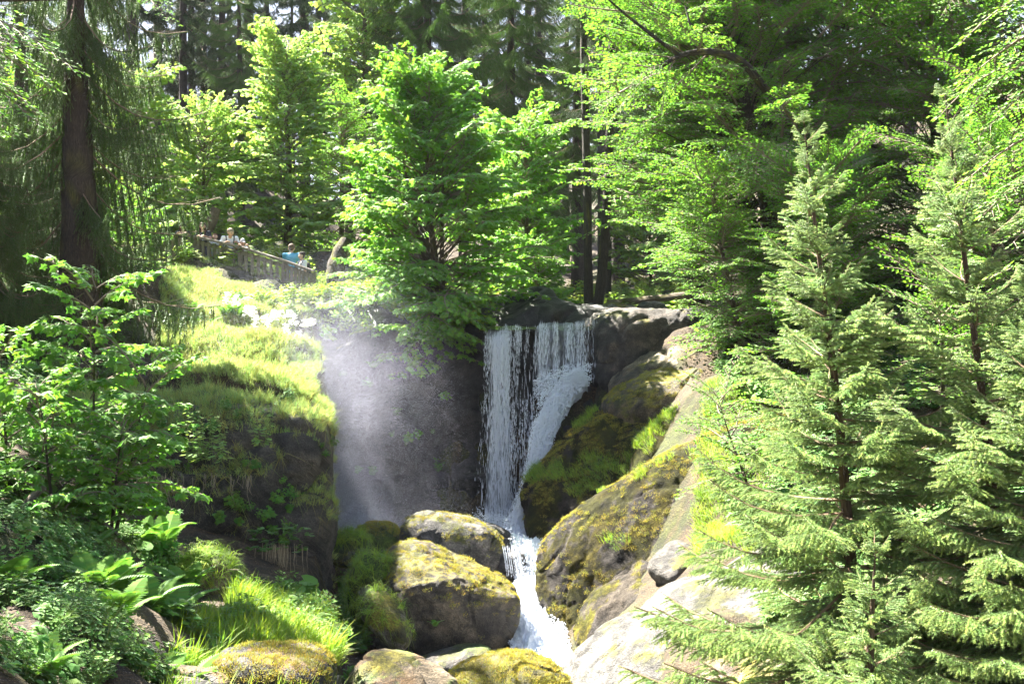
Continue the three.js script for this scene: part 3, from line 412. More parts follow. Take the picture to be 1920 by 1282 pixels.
// trunk and limbs as one bark-covered mesh
function barkTubes(list, sides = 9, col = [0.22, 0.17, 0.13], moss = 0, seed = 1) {
  const P = [], U = [], C = [], I = [];
  for (const { pts, rads, sides: sd } of list) {
    const S = sd || sides, b0 = P.length / 3; let len = 0;
    const cv = pts.length > 2 ? new THREE.CatmullRomCurve3(pts) : null, n = cv ? pts.length * 5 : 2;
    for (let i = 0; i <= n; i++) {
      const t = i / n, p = cv ? cv.getPoint(t) : pts[0].clone().lerp(pts[1], t), k = t * (rads.length - 1), a = Math.min(rads.length - 2, Math.floor(k)), r = lerp(rads[a], rads[a + 1], k - a);
      const d = (cv ? cv.getTangent(t) : pts[1].clone().sub(pts[0]).normalize()), x = V().crossVectors(d, Math.abs(d.y) > 0.95 ? V(0, 0, 1) : UPV).normalize(), y = V().crossVectors(d, x);
      if (i) len += p.distanceTo(V(P[P.length - 3], P[P.length - 2], P[P.length - 1]));
      for (let j = 0; j <= S; j++) {
        const th = j / S * Math.PI * 2, rr = r * (1 + 0.12 * noise(Math.cos(th) * 1.5 + seed, Math.sin(th) * 1.5, len * 1.2)), q = p.clone().addScaledVector(x, Math.cos(th) * rr).addScaledVector(y, Math.sin(th) * rr);
        P.push(q.x, q.y, q.z); U.push(j / S * Math.max(1, Math.round(r * 6.28 / 0.5)), len * 0.5);
        const m = moss ? sm(noise(q.x * 3 + seed, q.y * 2, q.z * 3) + 0.4 * noise(q.x * 13, q.y * 13, q.z * 13) + moss - 0.5, -0.1, 0.2) : 0;
        C.push(lerp(col[0], 0.22, m), lerp(col[1], 0.22, m), lerp(col[2], 0.04, m));
        if (i && j) { const k2 = b0 + i * (S + 1) + j; I.push(k2 - S - 2, k2 - 1, k2 - S - 1, k2 - S - 1, k2 - 1, k2); }
      }
    }
  }
  const g = new THREE.BufferGeometry(); g.setAttribute('position', new THREE.Float32BufferAttribute(P, 3)); g.setAttribute('uv', new THREE.Float32BufferAttribute(U, 2)); g.setAttribute('color', new THREE.Float32BufferAttribute(C, 3)); g.setIndex(I); g.computeVertexNormals(); return g;
}
function branchInto(parent, key, i, pos, dir, up, scale) { const p = branchProtos[key], m = put(parent, 'branch', p.list[i % 4].geo, p.mats); orient(m, pos, dir, up, scale); return m; }

// a broad-leaved tree: crown(t, az) gives the crown's reach from the stem at height fraction t
function leafTree(o) {
  const { name, label, cat = 'tree', base, H, r = 0.12, lean = [0, 0], key, n = 130, t0 = 0.2, reach, seed, scale = 1, col, stems = 1, group, bend = 0.3, up0 = 0.45, moss = 0.2, limbs = true, az = null } = o;
  const t = thing(name, label, cat, base, group), R = rng(seed), tubes = [], spine = [];
  for (let i = 0; i <= 6; i++) { const s = i / 6; spine.push(V(lean[0] * s + bend * (noise(s * 2.2, seed, 1)) * s * H * 0.12, -0.4 + (H + 0.4) * s, lean[1] * s + bend * (noise(s * 2.2, seed, 7)) * s * H * 0.12)); }
  const cv = new THREE.CatmullRomCurve3(spine);
  tubes.push({ pts: spine, rads: [r * 1.5, r, r * 0.85, r * 0.65, r * 0.45, r * 0.26, r * 0.08] });
  for (let k = 1; k < stems; k++) { const a = k * 2.4 + seed, q = spine.map((p, i) => p.clone().add(V(Math.cos(a) * (0.12 * H) * (i / 6), -0.12 * H * (i / 6) * (0.5 + 0.5 * R()), Math.sin(a) * 0.12 * H * (i / 6)))); tubes.push({ pts: q, rads: [r * 1.1, r * 0.8, r * 0.6, r * 0.45, r * 0.3, r * 0.18, r * 0.06] }); }
  const crown = new THREE.Group(); crown.name = 'crown'; t.add(crown);
  const L = { maple: 1.7, mapleNear: 1.1, beech: 1.9, beechLit: 1.8, beechNear: 1.3, pale: 1.8 }[key] * scale;
  for (let i = 0; i < n; i++) {
    const s = t0 + (1 - t0) * (i + R()) / n, a = az ? az(R, s) : i * 2.39996 + R() * 0.8, w = reach(s, a) * (0.8 + 0.75 * noise(Math.cos(a) * 1.1 + seed, s * 4.5, Math.sin(a) * 1.1)), f = Math.sqrt(R());
    const c = cv.getPoint(s), out = V(Math.cos(a), 0, Math.sin(a)), tipR = Math.max(0.25, w * (0.45 + 0.55 * f)), r0 = Math.max(0, tipR - L * 0.9), el = lerp(up0 * 0.4, up0 * 2.2, s * s) + (R() - 0.5) * 0.5;
    const p = c.clone().addScaledVector(out, r0).add(V(0, r0 * 0.35, 0)), d = out.clone().add(V((R() - 0.5) * 0.9, el + (R() - 0.5) * 0.5, (R() - 0.5) * 0.9)).normalize();
    const sc = scale * (0.75 + 0.45 * R()) * (s > 0.93 ? 0.7 : 1);
    branchInto(crown, key, i + seed, p, d, V(0, 1, 0).add(V((R() - 0.5) * 0.5, 0, (R() - 0.5) * 0.5)), sc);
    if (limbs && r0 > 0.1) { const j = cv.getPoint(Math.max(0.12, s - 0.05 - 0.05 * R())); tubes.push({ pts: [j, j.clone().lerp(p, 0.5).add(V(0, 0.12 * r0, 0)), p], rads: [Math.min(r * 0.3, 0.01 + 0.008 * r0), 0.008 + 0.005 * r0, 0.009 * scale + 0.004], sides: 5 }); }
  }
  put(t, 'trunk', barkTubes(tubes, 10, col, moss, seed), M.bark);
  return t;
}
// a conifer: whorls of boughs along a straight stem
function conifer(o) {
  const { name, label, cat = 'tree', base, H, r, lean = [0, 0], reach, seed, t0 = 0.08, whorl = 0.45, per = 6, keys, group, col = [0.2, 0.15, 0.12], moss = 0, up = (s) => lerp(-0.15, 0.9, s * s), yMin = -1e9, yMax = 1e9, skip = 0, side = null } = o;
  const t = thing(name, label, cat, base, group), R = rng(seed), crown = new THREE.Group(); crown.name = 'crown'; t.add(crown);
  const spine = []; for (let i = 0; i <= 5; i++) { const s = i / 5; spine.push(V(lean[0] * s + 0.03 * H * 0.3 * noise(s * 3, seed, 2), -0.4 + (H + 0.4) * s, lean[1] * s)); }
  const cv = new THREE.CatmullRomCurve3(spine);
  put(t, 'trunk', barkTubes([{ pts: spine, rads: [r * 1.25, r, r * 0.8, r * 0.55, r * 0.3, r * 0.06] }], 12, col, moss, seed), M.bark);
  for (let h = t0 * H; h < H * 0.985; h += whorl * (0.75 + 0.5 * R()) * (o.gapAt ? o.gapAt(h / H) : 1)) {
    const s = h / H, c = cv.getPoint((h + 0.4) / (H + 0.4)); if (base.y + c.y < yMin || base.y + c.y > yMax) continue;
    const m = per + Math.floor(R() * 2), a0 = R() * 6.28;
    for (let k = 0; k < m; k++) {
      if (R() < skip) continue;
      const a = a0 + k / m * 6.28 + (R() - 0.5) * 0.5, L = reach(s) * (0.6 + 0.6 * R()); if (L < 0.05) continue; if (side && !side(a, R)) continue;
      const [key, unit] = keys.find(([, u]) => L < u * 1.3) || keys[keys.length - 1];
      const d = V(Math.cos(a), up(s) + (R() - 0.5) * 0.22, Math.sin(a));
      branchInto(crown, key, Math.floor(R() * 4), c.clone().add(V(0, (R() - 0.5) * whorl * (o.fuzz ? 1.4 : 0.5), 0)), d, UPV, L / unit);
    }
    if (o.fuzz) for (let k = 0; k < 4; k++) { const a = R() * 6.28; branchInto(crown, 'spruceS', k, cv.getPoint(Math.min(0.995, (h + 0.4 + R() * whorl * 2) / (H + 0.4))), V(Math.cos(a), 0.6 + 0.5 * R(), Math.sin(a)), UPV, 0.3 + 0.5 * R() * (1.1 - s)); }
  }
  return t;
}
const onGround = (px, py, d, dy = 0) => { const p = at(px, py, d); p.y = ground(p.x, p.z) + dy; return p; };
const topH = (px, py, d, top) => at(px, top, d).y - onGround(px, py, d).y;
const YOUNG = [['spruceS', 0.45], ['spruceM', 0.95], ['spruceL', 1.6]];
// the two young spruces close by on the right bank, and a smaller one at their feet
function youngSpruce(label, topPx, topPy, d, H, lean, R0, seed, extra = {}) {
  const top = at(topPx, topPy, d), base = V(top.x - lean[0], top.y - H, top.z - lean[1]);
  return conifer({ name: 'young_spruce', label, base, H, r: 0.075, lean, seed, t0: 0.05, whorl: 0.25, per: 6, keys: YOUNG, reach: (s) => R0 * Math.pow(1 - s, 1.08) + 0.12, fuzz: true, gapAt: (s) => lerp(0.72, 2.0, s * s), up: (s) => lerp(-0.1, 1.0, Math.pow(s, 1.6)), col: [0.3, 0.2, 0.13], ...extra });
}
youngSpruce('left one of the two tall young spruces in the right foreground', 1513, 222, 11.5, 6.9, [-0.75, 0], 2.5, 41);
youngSpruce('right one of the two tall young spruces, brown trunk showing near the edge', 1772, 172, 10.6, 7.3, [-1.0, 0], 2.6, 42);
youngSpruce('short young spruce low in the right corner before the taller two', 1640, 1035, 9.4, 2.2, [0.1, 0], 1.15, 43);
youngSpruce('young spruce cut off by the right edge below the sunlit bough', 1935, 470, 9.8, 4.6, [-0.2, 0], 1.7, 44);

// ------------------------------------------------------------------ broad-leaved trees
const egg = (R0, top = 0.5) => (s) => R0 * Math.pow(Math.sin(Math.PI * Math.pow(clamp(0.08 + 0.92 * s), top < 0.5 ? 0.6 : 0.8)), 0.7);
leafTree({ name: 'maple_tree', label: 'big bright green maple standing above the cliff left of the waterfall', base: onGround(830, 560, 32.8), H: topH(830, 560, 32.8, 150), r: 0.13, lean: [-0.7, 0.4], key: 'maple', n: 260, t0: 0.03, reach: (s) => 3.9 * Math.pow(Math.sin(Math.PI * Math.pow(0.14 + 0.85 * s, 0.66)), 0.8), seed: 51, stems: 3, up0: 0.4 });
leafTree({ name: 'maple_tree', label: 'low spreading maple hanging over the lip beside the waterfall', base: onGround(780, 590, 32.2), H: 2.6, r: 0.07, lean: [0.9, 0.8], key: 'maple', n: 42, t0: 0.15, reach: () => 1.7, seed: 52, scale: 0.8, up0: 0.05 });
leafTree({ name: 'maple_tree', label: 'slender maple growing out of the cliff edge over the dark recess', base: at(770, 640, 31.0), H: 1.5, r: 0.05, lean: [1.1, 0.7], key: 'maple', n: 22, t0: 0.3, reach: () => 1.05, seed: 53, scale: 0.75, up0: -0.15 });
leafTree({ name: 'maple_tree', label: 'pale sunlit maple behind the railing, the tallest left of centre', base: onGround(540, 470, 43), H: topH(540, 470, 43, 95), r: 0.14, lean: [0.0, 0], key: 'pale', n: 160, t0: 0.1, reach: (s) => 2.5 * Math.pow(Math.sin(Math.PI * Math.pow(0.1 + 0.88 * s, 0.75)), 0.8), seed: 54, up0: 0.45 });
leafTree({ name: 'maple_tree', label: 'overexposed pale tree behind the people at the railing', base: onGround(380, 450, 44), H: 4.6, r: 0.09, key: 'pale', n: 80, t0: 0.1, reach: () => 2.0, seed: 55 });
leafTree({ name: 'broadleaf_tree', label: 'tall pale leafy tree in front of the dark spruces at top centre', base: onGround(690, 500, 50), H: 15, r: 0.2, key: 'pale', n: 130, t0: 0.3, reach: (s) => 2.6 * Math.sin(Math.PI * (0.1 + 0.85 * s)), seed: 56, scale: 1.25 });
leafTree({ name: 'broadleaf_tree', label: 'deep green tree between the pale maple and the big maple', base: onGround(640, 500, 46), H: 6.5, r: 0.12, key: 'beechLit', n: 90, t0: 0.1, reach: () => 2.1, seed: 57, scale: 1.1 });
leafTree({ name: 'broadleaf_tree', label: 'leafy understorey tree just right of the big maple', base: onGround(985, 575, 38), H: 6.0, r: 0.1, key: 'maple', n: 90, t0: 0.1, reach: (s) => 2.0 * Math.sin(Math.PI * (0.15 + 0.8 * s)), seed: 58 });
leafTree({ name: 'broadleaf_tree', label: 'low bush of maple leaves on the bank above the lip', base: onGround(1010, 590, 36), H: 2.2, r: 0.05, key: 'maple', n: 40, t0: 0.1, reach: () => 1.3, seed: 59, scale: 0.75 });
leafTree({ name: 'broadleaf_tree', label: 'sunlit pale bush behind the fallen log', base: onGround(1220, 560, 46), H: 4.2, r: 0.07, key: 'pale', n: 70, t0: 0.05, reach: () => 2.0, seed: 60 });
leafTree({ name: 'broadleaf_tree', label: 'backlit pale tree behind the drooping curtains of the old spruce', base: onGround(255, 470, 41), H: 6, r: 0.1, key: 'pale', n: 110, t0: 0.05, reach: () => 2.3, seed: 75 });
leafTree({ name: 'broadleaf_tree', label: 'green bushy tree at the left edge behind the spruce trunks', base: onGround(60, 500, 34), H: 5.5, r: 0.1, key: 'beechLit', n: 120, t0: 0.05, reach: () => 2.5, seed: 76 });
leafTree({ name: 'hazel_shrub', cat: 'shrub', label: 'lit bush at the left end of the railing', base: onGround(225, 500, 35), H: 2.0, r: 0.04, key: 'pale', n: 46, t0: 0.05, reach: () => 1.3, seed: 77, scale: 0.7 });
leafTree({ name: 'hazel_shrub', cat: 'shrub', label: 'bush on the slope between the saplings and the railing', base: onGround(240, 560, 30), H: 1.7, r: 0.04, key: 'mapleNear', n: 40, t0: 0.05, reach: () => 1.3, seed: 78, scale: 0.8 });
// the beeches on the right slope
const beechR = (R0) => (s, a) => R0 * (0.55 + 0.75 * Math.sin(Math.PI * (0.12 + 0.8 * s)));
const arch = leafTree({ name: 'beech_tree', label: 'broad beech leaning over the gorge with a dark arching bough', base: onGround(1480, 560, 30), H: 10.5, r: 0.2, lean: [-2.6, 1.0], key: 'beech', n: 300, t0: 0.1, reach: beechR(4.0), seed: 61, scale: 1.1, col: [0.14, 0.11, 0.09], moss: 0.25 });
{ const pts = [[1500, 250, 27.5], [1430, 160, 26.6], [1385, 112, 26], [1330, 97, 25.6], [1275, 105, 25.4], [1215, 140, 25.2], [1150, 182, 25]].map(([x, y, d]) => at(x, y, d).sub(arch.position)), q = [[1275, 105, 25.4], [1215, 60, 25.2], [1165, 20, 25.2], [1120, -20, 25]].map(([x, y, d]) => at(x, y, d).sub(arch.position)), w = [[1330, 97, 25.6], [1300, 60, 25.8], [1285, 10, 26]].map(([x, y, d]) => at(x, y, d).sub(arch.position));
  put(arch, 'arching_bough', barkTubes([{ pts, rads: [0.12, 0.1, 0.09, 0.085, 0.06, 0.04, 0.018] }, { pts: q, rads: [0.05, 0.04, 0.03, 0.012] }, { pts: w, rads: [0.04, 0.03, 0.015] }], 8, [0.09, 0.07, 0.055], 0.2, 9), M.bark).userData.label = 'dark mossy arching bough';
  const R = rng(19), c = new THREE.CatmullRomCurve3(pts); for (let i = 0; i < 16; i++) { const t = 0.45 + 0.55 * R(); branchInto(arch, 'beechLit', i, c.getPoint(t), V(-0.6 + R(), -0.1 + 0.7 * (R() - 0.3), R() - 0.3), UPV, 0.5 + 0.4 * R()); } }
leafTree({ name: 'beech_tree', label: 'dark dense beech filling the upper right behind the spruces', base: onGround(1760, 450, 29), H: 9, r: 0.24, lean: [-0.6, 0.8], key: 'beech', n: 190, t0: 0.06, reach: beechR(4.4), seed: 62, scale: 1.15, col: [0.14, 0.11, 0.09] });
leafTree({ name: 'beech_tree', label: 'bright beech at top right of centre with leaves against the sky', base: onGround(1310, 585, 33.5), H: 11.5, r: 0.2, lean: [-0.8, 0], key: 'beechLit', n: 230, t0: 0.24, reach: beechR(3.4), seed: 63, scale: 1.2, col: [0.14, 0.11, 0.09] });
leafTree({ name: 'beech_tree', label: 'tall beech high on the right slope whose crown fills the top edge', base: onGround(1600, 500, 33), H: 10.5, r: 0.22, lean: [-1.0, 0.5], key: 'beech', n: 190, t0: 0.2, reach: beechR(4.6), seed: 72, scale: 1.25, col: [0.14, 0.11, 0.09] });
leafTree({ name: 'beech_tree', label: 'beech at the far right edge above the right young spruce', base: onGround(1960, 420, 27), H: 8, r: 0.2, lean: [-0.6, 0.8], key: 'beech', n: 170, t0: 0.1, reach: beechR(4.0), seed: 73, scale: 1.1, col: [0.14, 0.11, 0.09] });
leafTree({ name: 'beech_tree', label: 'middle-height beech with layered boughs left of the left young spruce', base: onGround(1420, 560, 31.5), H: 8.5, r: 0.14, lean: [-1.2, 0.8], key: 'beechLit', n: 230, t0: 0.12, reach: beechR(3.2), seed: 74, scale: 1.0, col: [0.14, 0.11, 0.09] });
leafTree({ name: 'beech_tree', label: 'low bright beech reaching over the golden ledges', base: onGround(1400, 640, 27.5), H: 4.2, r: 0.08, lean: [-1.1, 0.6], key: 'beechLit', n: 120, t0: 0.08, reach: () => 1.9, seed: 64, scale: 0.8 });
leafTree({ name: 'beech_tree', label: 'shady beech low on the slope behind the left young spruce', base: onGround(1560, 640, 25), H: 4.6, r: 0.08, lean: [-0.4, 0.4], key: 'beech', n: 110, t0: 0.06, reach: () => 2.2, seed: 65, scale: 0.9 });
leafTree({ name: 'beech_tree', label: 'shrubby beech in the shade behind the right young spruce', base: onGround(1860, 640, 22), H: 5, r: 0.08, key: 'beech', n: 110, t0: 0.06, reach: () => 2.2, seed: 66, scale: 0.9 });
leafTree({ name: 'hazel_shrub', cat: 'shrub', label: 'bright hazel shrub with larger leaves between the two young spruces', base: at(1770, 760, 11.6), H: 1.2, r: 0.025, lean: [-0.1, 0.2], key: 'beechNear', n: 26, t0: 0.3, reach: () => 0.62, seed: 67, scale: 0.55 });
leafTree({ name: 'hazel_shrub', cat: 'shrub', label: 'pale feathery shrub at the left edge of the young spruces', base: at(1420, 900, 13.2), H: 1.0, r: 0.02, lean: [-0.5, 0.1], key: 'beechNear', n: 26, t0: 0.2, reach: () => 0.75, seed: 68, scale: 0.5 });
{ // the near bough with large sunlit leaves at the top right corner
  const t = thing('overhanging_bough', 'sunlit beech bough with large leaves hanging in at the top right', 'branch', at(2000, 60, 7.6)), R = rng(70), tubes = [];
  [[1850, 20, 0.8], [1830, 110, 0.85], [1800, 160, 0.8], [1860, 200, 0.9], [1890, 60, 0.8], [1850, 290, 0.8], [1900, 330, 0.9], [1905, 410, 0.8], [1880, 130, 0.9], [1760, 10, 0.45], [1915, 240, 1], [1925, 150, 1], [1870, 360, 0.7], [1900, 20, 1]].forEach(([px, py, s], i) => {
    const tipP = at(px - 50, py + 20, 7.4 + R() * 0.8), b = at(px + 130 * s, py - 55 * s, 7.6 + R() * 0.5), d = tipP.clone().sub(b);
    branchInto(t, 'beechNear', i, b.clone().sub(t.position), d, UPV.clone().add(V((R() - 0.5) * 0.8, 0, 0.5 * R())), s * 0.6);
    tubes.push({ pts: [V(0.35, 0.3, 0), b.clone().sub(t.position).multiplyScalar(0.6).add(V(0, 0.12, 0)), b.clone().sub(t.position)], rads: [0.02, 0.012, 0.006], sides: 5 });
  });
  put(t, 'bough', barkTubes(tubes, 5, [0.16, 0.12, 0.09], 0, 7), M.bark);
}
{ // the leafy bough entering at the top left
  const t = thing('overhanging_bough', 'bright green beech bough hanging in at the top left', 'branch', at(-120, 60, 11)), R = rng(71), tubes = [];
  [[60, 20, 1], [30, 70, 1], [80, 90, 1], [20, 130, 1], [50, 160, 0.9], [10, 30, 1], [100, 60, 0.9], [0, 190, 0.9], [-10, 100, 1], [340, 10, 0.5], [40, 100, 1]].forEach(([px, py, s], i) => {
    const tipP = at(px + 40, py + 30, 10.6 + R()), b = at(px - 150 * s, py - 40 * s, 11 + R() * 0.6), d = tipP.clone().sub(b);
    branchInto(t, 'beechNear', i, b.clone().sub(t.position), d, UPV.clone().add(V(0, 0, 0.4 * R())), s * 0.85);
    tubes.push({ pts: [V(-0.3, 0.3, 0), b.clone().sub(t.position).multiplyScalar(0.6).add(V(0, 0.1, 0)), b.clone().sub(t.position)], rads: [0.025, 0.014, 0.007], sides: 5 });
  });
  put(t, 'bough', barkTubes(tubes, 5, [0.16, 0.12, 0.09], 0, 8), M.bark);
}
// maple saplings on the left slope
const sap = (label, px, py, d, H, lean, R0, n, seed, sc = 0.85) => leafTree({ name: 'maple_sapling', cat: 'sapling', label, base: onGround(px, py, d), H, r: 0.03, lean, key: 'mapleNear', n, t0: 0.22, reach: (s) => R0 * (1.1 - 0.6 * s), seed, scale: sc, up0: 0.3, col: [0.1, 0.08, 0.06] });
sap('tall maple sapling with lit top left of the railing', 170, 720, 17.5, 4.0, [0.15, 0.2], 1.15, 36, 81);
sap('maple sapling with dark low leaves over the shaded left slope', 110, 800, 16, 2.1, [-0.2, 0.2], 1.2, 22, 82);
sap('maple sapling leaning right above the sunlit grass', 200, 760, 17, 2.7, [0.75, 0.2], 0.95, 24, 83);
sap('maple sapling in front with drooping leaves beside the block', 200, 830, 16.6, 1.6, [0.35, 0.3], 0.9, 22, 84);
sap('maple sapling at the left edge of the picture', 20, 760, 17, 2.2, [-0.1, 0.2], 1.1, 20, 85);

// ------------------------------------------------------------------ old conifers and the forest behind
const FIR = [['fir', 3.2]], DRAPE = [['drape', 2.6]];
conifer({ name: 'old_spruce', label: 'massive old spruce at the left with long drooping curtains of twigs', base: onGround(150, 560, 25.5), H: 10.5, r: 0.42, seed: 91, t0: 0.2, whorl: 0.6, per: 5, keys: DRAPE, reach: (s) => 3.2 * (1.05 - s * 0.4), up: (s) => -0.3, col: [0.13, 0.095, 0.07], moss: 0.15, side: (a, R) => !(Math.sin(a) > 0.25 && R() < 0.5) });
conifer({ name: 'old_spruce', label: 'second dark spruce trunk near the left edge', base: onGround(40, 560, 29), H: 9.5, r: 0.3, seed: 92, t0: 0.2, whorl: 1.0, per: 3, keys: DRAPE, reach: (s) => 2.6 * (1.05 - s * 0.7), up: () => -0.3, col: [0.17, 0.13, 0.1] });
conifer({ name: 'old_spruce', label: 'thin spruce trunk between the two left spruces', base: onGround(80, 520, 36), H: 9.5, r: 0.22, seed: 93, t0: 0.4, whorl: 0.8, per: 5, keys: FIR, reach: (s) => 2.4 * (1.05 - s * 0.7), up: () => -0.2, col: [0.2, 0.17, 0.15] });
conifer({ name: 'young_fir', label: 'dense dark young fir in the shade at the left edge', base: onGround(-20, 560, 24), H: 5.2, r: 0.09, seed: 94, t0: 0.03, whorl: 0.32, per: 6, keys: [['drape', 2.6]], reach: (s) => 2.0 * (1 - s) + 0.2, up: () => 0 });
protos('firSoft', (i) => needleBough({ seed: 350 + i, len: 3.2, twigGap: 0.16, droop: 0.3, tip: 0.25, twigMax: 0.8, needle: 0.05, nw: 0.01, gap: 0.028, hang: 0.3, rings: 3 }), [G.spruce, M.wood]);
const big = (label, px, py, d, H, R0, seed, t0 = 0.2, extra = {}) => conifer({ name: 'spruce_tree', label, base: onGround(px, py, d), H, r: 0.011 * H + 0.04, seed, t0, whorl: 0.52, per: 5, keys: [['firSoft', 3.2]], reach: (s) => R0 * (1.15 - 0.7 * s), up: (s) => lerp(-0.35, 0.2, s), col: [0.15, 0.125, 0.11], ...extra });
big('great dark spruce right of the top centre, boughs sweeping down', 800, 520, 47, 20, 4.0, 101, 0.18);
big('tall spruce with a greyish trunk behind the big maple', 955, 540, 50, 20, 3.9, 102, 0.22);
big('slim dark spruce with sky on both sides at the top, left of centre', 655, 480, 58, 20, 2.6, 103, 0.45);
big('dark spruce behind the arching beech bough', 1130, 560, 46, 19, 2.6, 104, 0.5);
big('slender dark spruce stem right of the two joined trunks', 1085, 560, 52, 20, 2.4, 105, 0.3);
big('dark spruce at the back left behind the pale maple', 450, 430, 56, 17, 3.0, 106, 0.3);
big('spruce behind the right-hand beeches', 1240, 540, 55, 20, 3.2, 107, 0.25);
{ // two trunks joined at the foot on the bank above the lip
  const t = thing('twin_trunk_tree', 'dark tree with two trunks joined at the foot above the lip', 'tree', onGround(1108, 585, 36)), crown = new THREE.Group(), R = rng(5); crown.name = 'crown';
  const a = [V(0, -0.4, 0), V(-0.08, 1, 0), V(-0.12, 4, 0), V(-0.25, 9, 0), V(-0.2, 16, 0)], b = [V(0.05, -0.4, 0), V(0.3, 1, 0), V(0.5, 4, 0.1), V(0.65, 9, 0), V(0.6, 15, 0)];
  put(t, 'trunk', barkTubes([{ pts: a, rads: [0.2, 0.15, 0.13, 0.11, 0.05] }], 9, [0.09, 0.075, 0.065], 0.1, 3), M.bark);
  put(t, 'trunk', barkTubes([{ pts: b, rads: [0.2, 0.16, 0.14, 0.11, 0.05] }], 9, [0.09, 0.075, 0.065], 0.1, 4), M.bark);
  t.add(crown); for (let i = 0; i < 40; i++) { const h = 7 + 9 * R(), an = R() * 6.28, L = 0.9 + 1.0 * R(); branchInto(crown, 'fir', i, V(0.15 * (i % 2 ? 1 : -1), h, 0), V(Math.cos(an), -0.2, Math.sin(an)), UPV, L / 3.2); }
}
// forest: three merged crowns, copied
const farProto = [0, 1, 2].map((k) => {
  const R = rng(400 + k), acc = new Acc(2), H = 26;
  for (let h = 3.5 + 2.5 * k; h < H; h += 0.95) for (let j = 0; j < 5; j++) { const s = h / H, a = R() * 6.28, L = 3.4 * (1.05 - 0.85 * s) * (0.7 + 0.5 * R()), q = basis(V(Math.cos(a), lerp(-0.4, 0.1, s), Math.sin(a)), UPV); q.scale(V(L / 3.2, L / 3.2, L / 3.2)); q.setPosition(0, h, 0); acc.add(farNeedle(k * 7 + j), q); }
  return { crown: acc.geo(), trunk: barkTubes([{ pts: [V(0, -0.6, 0), V(0.05, 9, 0), V(0, 18, 0.1), V(0, 26, 0)], rads: [0.34, 0.25, 0.16, 0.03] }], 8, [0.14, 0.12, 0.11], 0, k) };
});
function farNeedle(i) { farNeedle.c ||= [0, 1, 2].map((q) => needleBough({ seed: 360 + q, len: 3.2, twigGap: 0.32, droop: 0.3, tip: 0.2, twigMax: 0.8, needle: 0.11, nw: 0.03, gap: 0.07, hang: 0.3, rings: 2 })); return farNeedle.c[i % 3]; }
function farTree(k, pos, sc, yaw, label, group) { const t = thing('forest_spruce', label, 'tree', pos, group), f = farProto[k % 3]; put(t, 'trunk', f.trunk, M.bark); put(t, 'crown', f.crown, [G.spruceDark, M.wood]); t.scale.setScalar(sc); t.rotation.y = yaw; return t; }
{
  const R = rng(500);
  // trunks seen one by one in the gap left of the pale maple
  [[345, 420, 62], [362, 420, 70], [382, 420, 66], [400, 420, 74], [335, 420, 78], [418, 420, 64]].forEach(([x, y, d], i) => farTree(2, onGround(x, y, d), 0.72 + 0.15 * R(), R() * 6, 'slim dark spruce trunk in the misty gap above the railing', 'trunks in the gap above the railing'));
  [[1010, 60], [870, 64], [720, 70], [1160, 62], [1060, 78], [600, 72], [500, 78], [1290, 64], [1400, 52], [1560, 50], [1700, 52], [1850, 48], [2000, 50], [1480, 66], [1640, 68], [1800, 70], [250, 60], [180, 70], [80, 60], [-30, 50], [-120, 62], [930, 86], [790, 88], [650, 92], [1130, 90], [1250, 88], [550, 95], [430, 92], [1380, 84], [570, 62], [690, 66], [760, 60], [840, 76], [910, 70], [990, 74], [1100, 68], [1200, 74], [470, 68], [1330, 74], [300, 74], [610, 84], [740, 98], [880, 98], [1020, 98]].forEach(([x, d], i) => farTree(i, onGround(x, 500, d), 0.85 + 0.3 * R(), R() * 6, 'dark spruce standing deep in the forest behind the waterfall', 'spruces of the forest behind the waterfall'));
  // trees beyond the left edge whose shade lies on the left bank
  [[-11.5, -18], [-14.5, -24], [-10, -13.5], [-17, -30], [-15, -18.5], [-13, -14]].forEach(([x, z], i) => farTree(i, V(x, ground(x, z), z), 0.6 + 0.15 * R(), R() * 6, 'spruce beyond the left edge that shades the left bank', 'spruces beyond the left edge'));
}
// ------------------------------------------------------------------ grass and low cover
function tuft(seed, n, h, w, sp, hang = 0) {
  const R = rng(seed), a = new Acc();
  for (let i = 0; i < n; i++) {
    const az = R() * 6.28, r = sp * Math.sqrt(R()), L = h * (0.5 + 0.7 * R()), out = V(Math.cos(az), 0, Math.sin(az)), b = V(Math.cos(az * 3.1) * r, 0, Math.sin(az * 3.1) * r), sd = V(-out.z, 0, out.x).multiplyScalar(w * (0.7 + 0.6 * R())), bend = (0.25 + 0.6 * R()) * (1 + hang), col = tint(R, 0.25, 0.2);
    const p = (t) => b.clone().addScaledVector(out, L * bend * t * t * 0.9 + 0.05 * L * t).add(V(0, L * (t - (0.35 + hang) * bend * t * t), 0));
    const q = [p(0), p(0.4), p(0.75), p(1)];
    a.quad(q[0].clone().sub(sd), q[0].clone().add(sd), q[1].clone().add(sd), q[1].clone().sub(sd), col);
    const s2 = sd.clone().multiplyScalar(0.7); a.quad(q[1].clone().sub(sd), q[1].clone().add(sd), q[2].clone().add(s2), q[2].clone().sub(s2), col); a.tri(q[2].clone().sub(s2), q[2].clone().add(s2), q[3], col);
  }
  return a.geo();
}
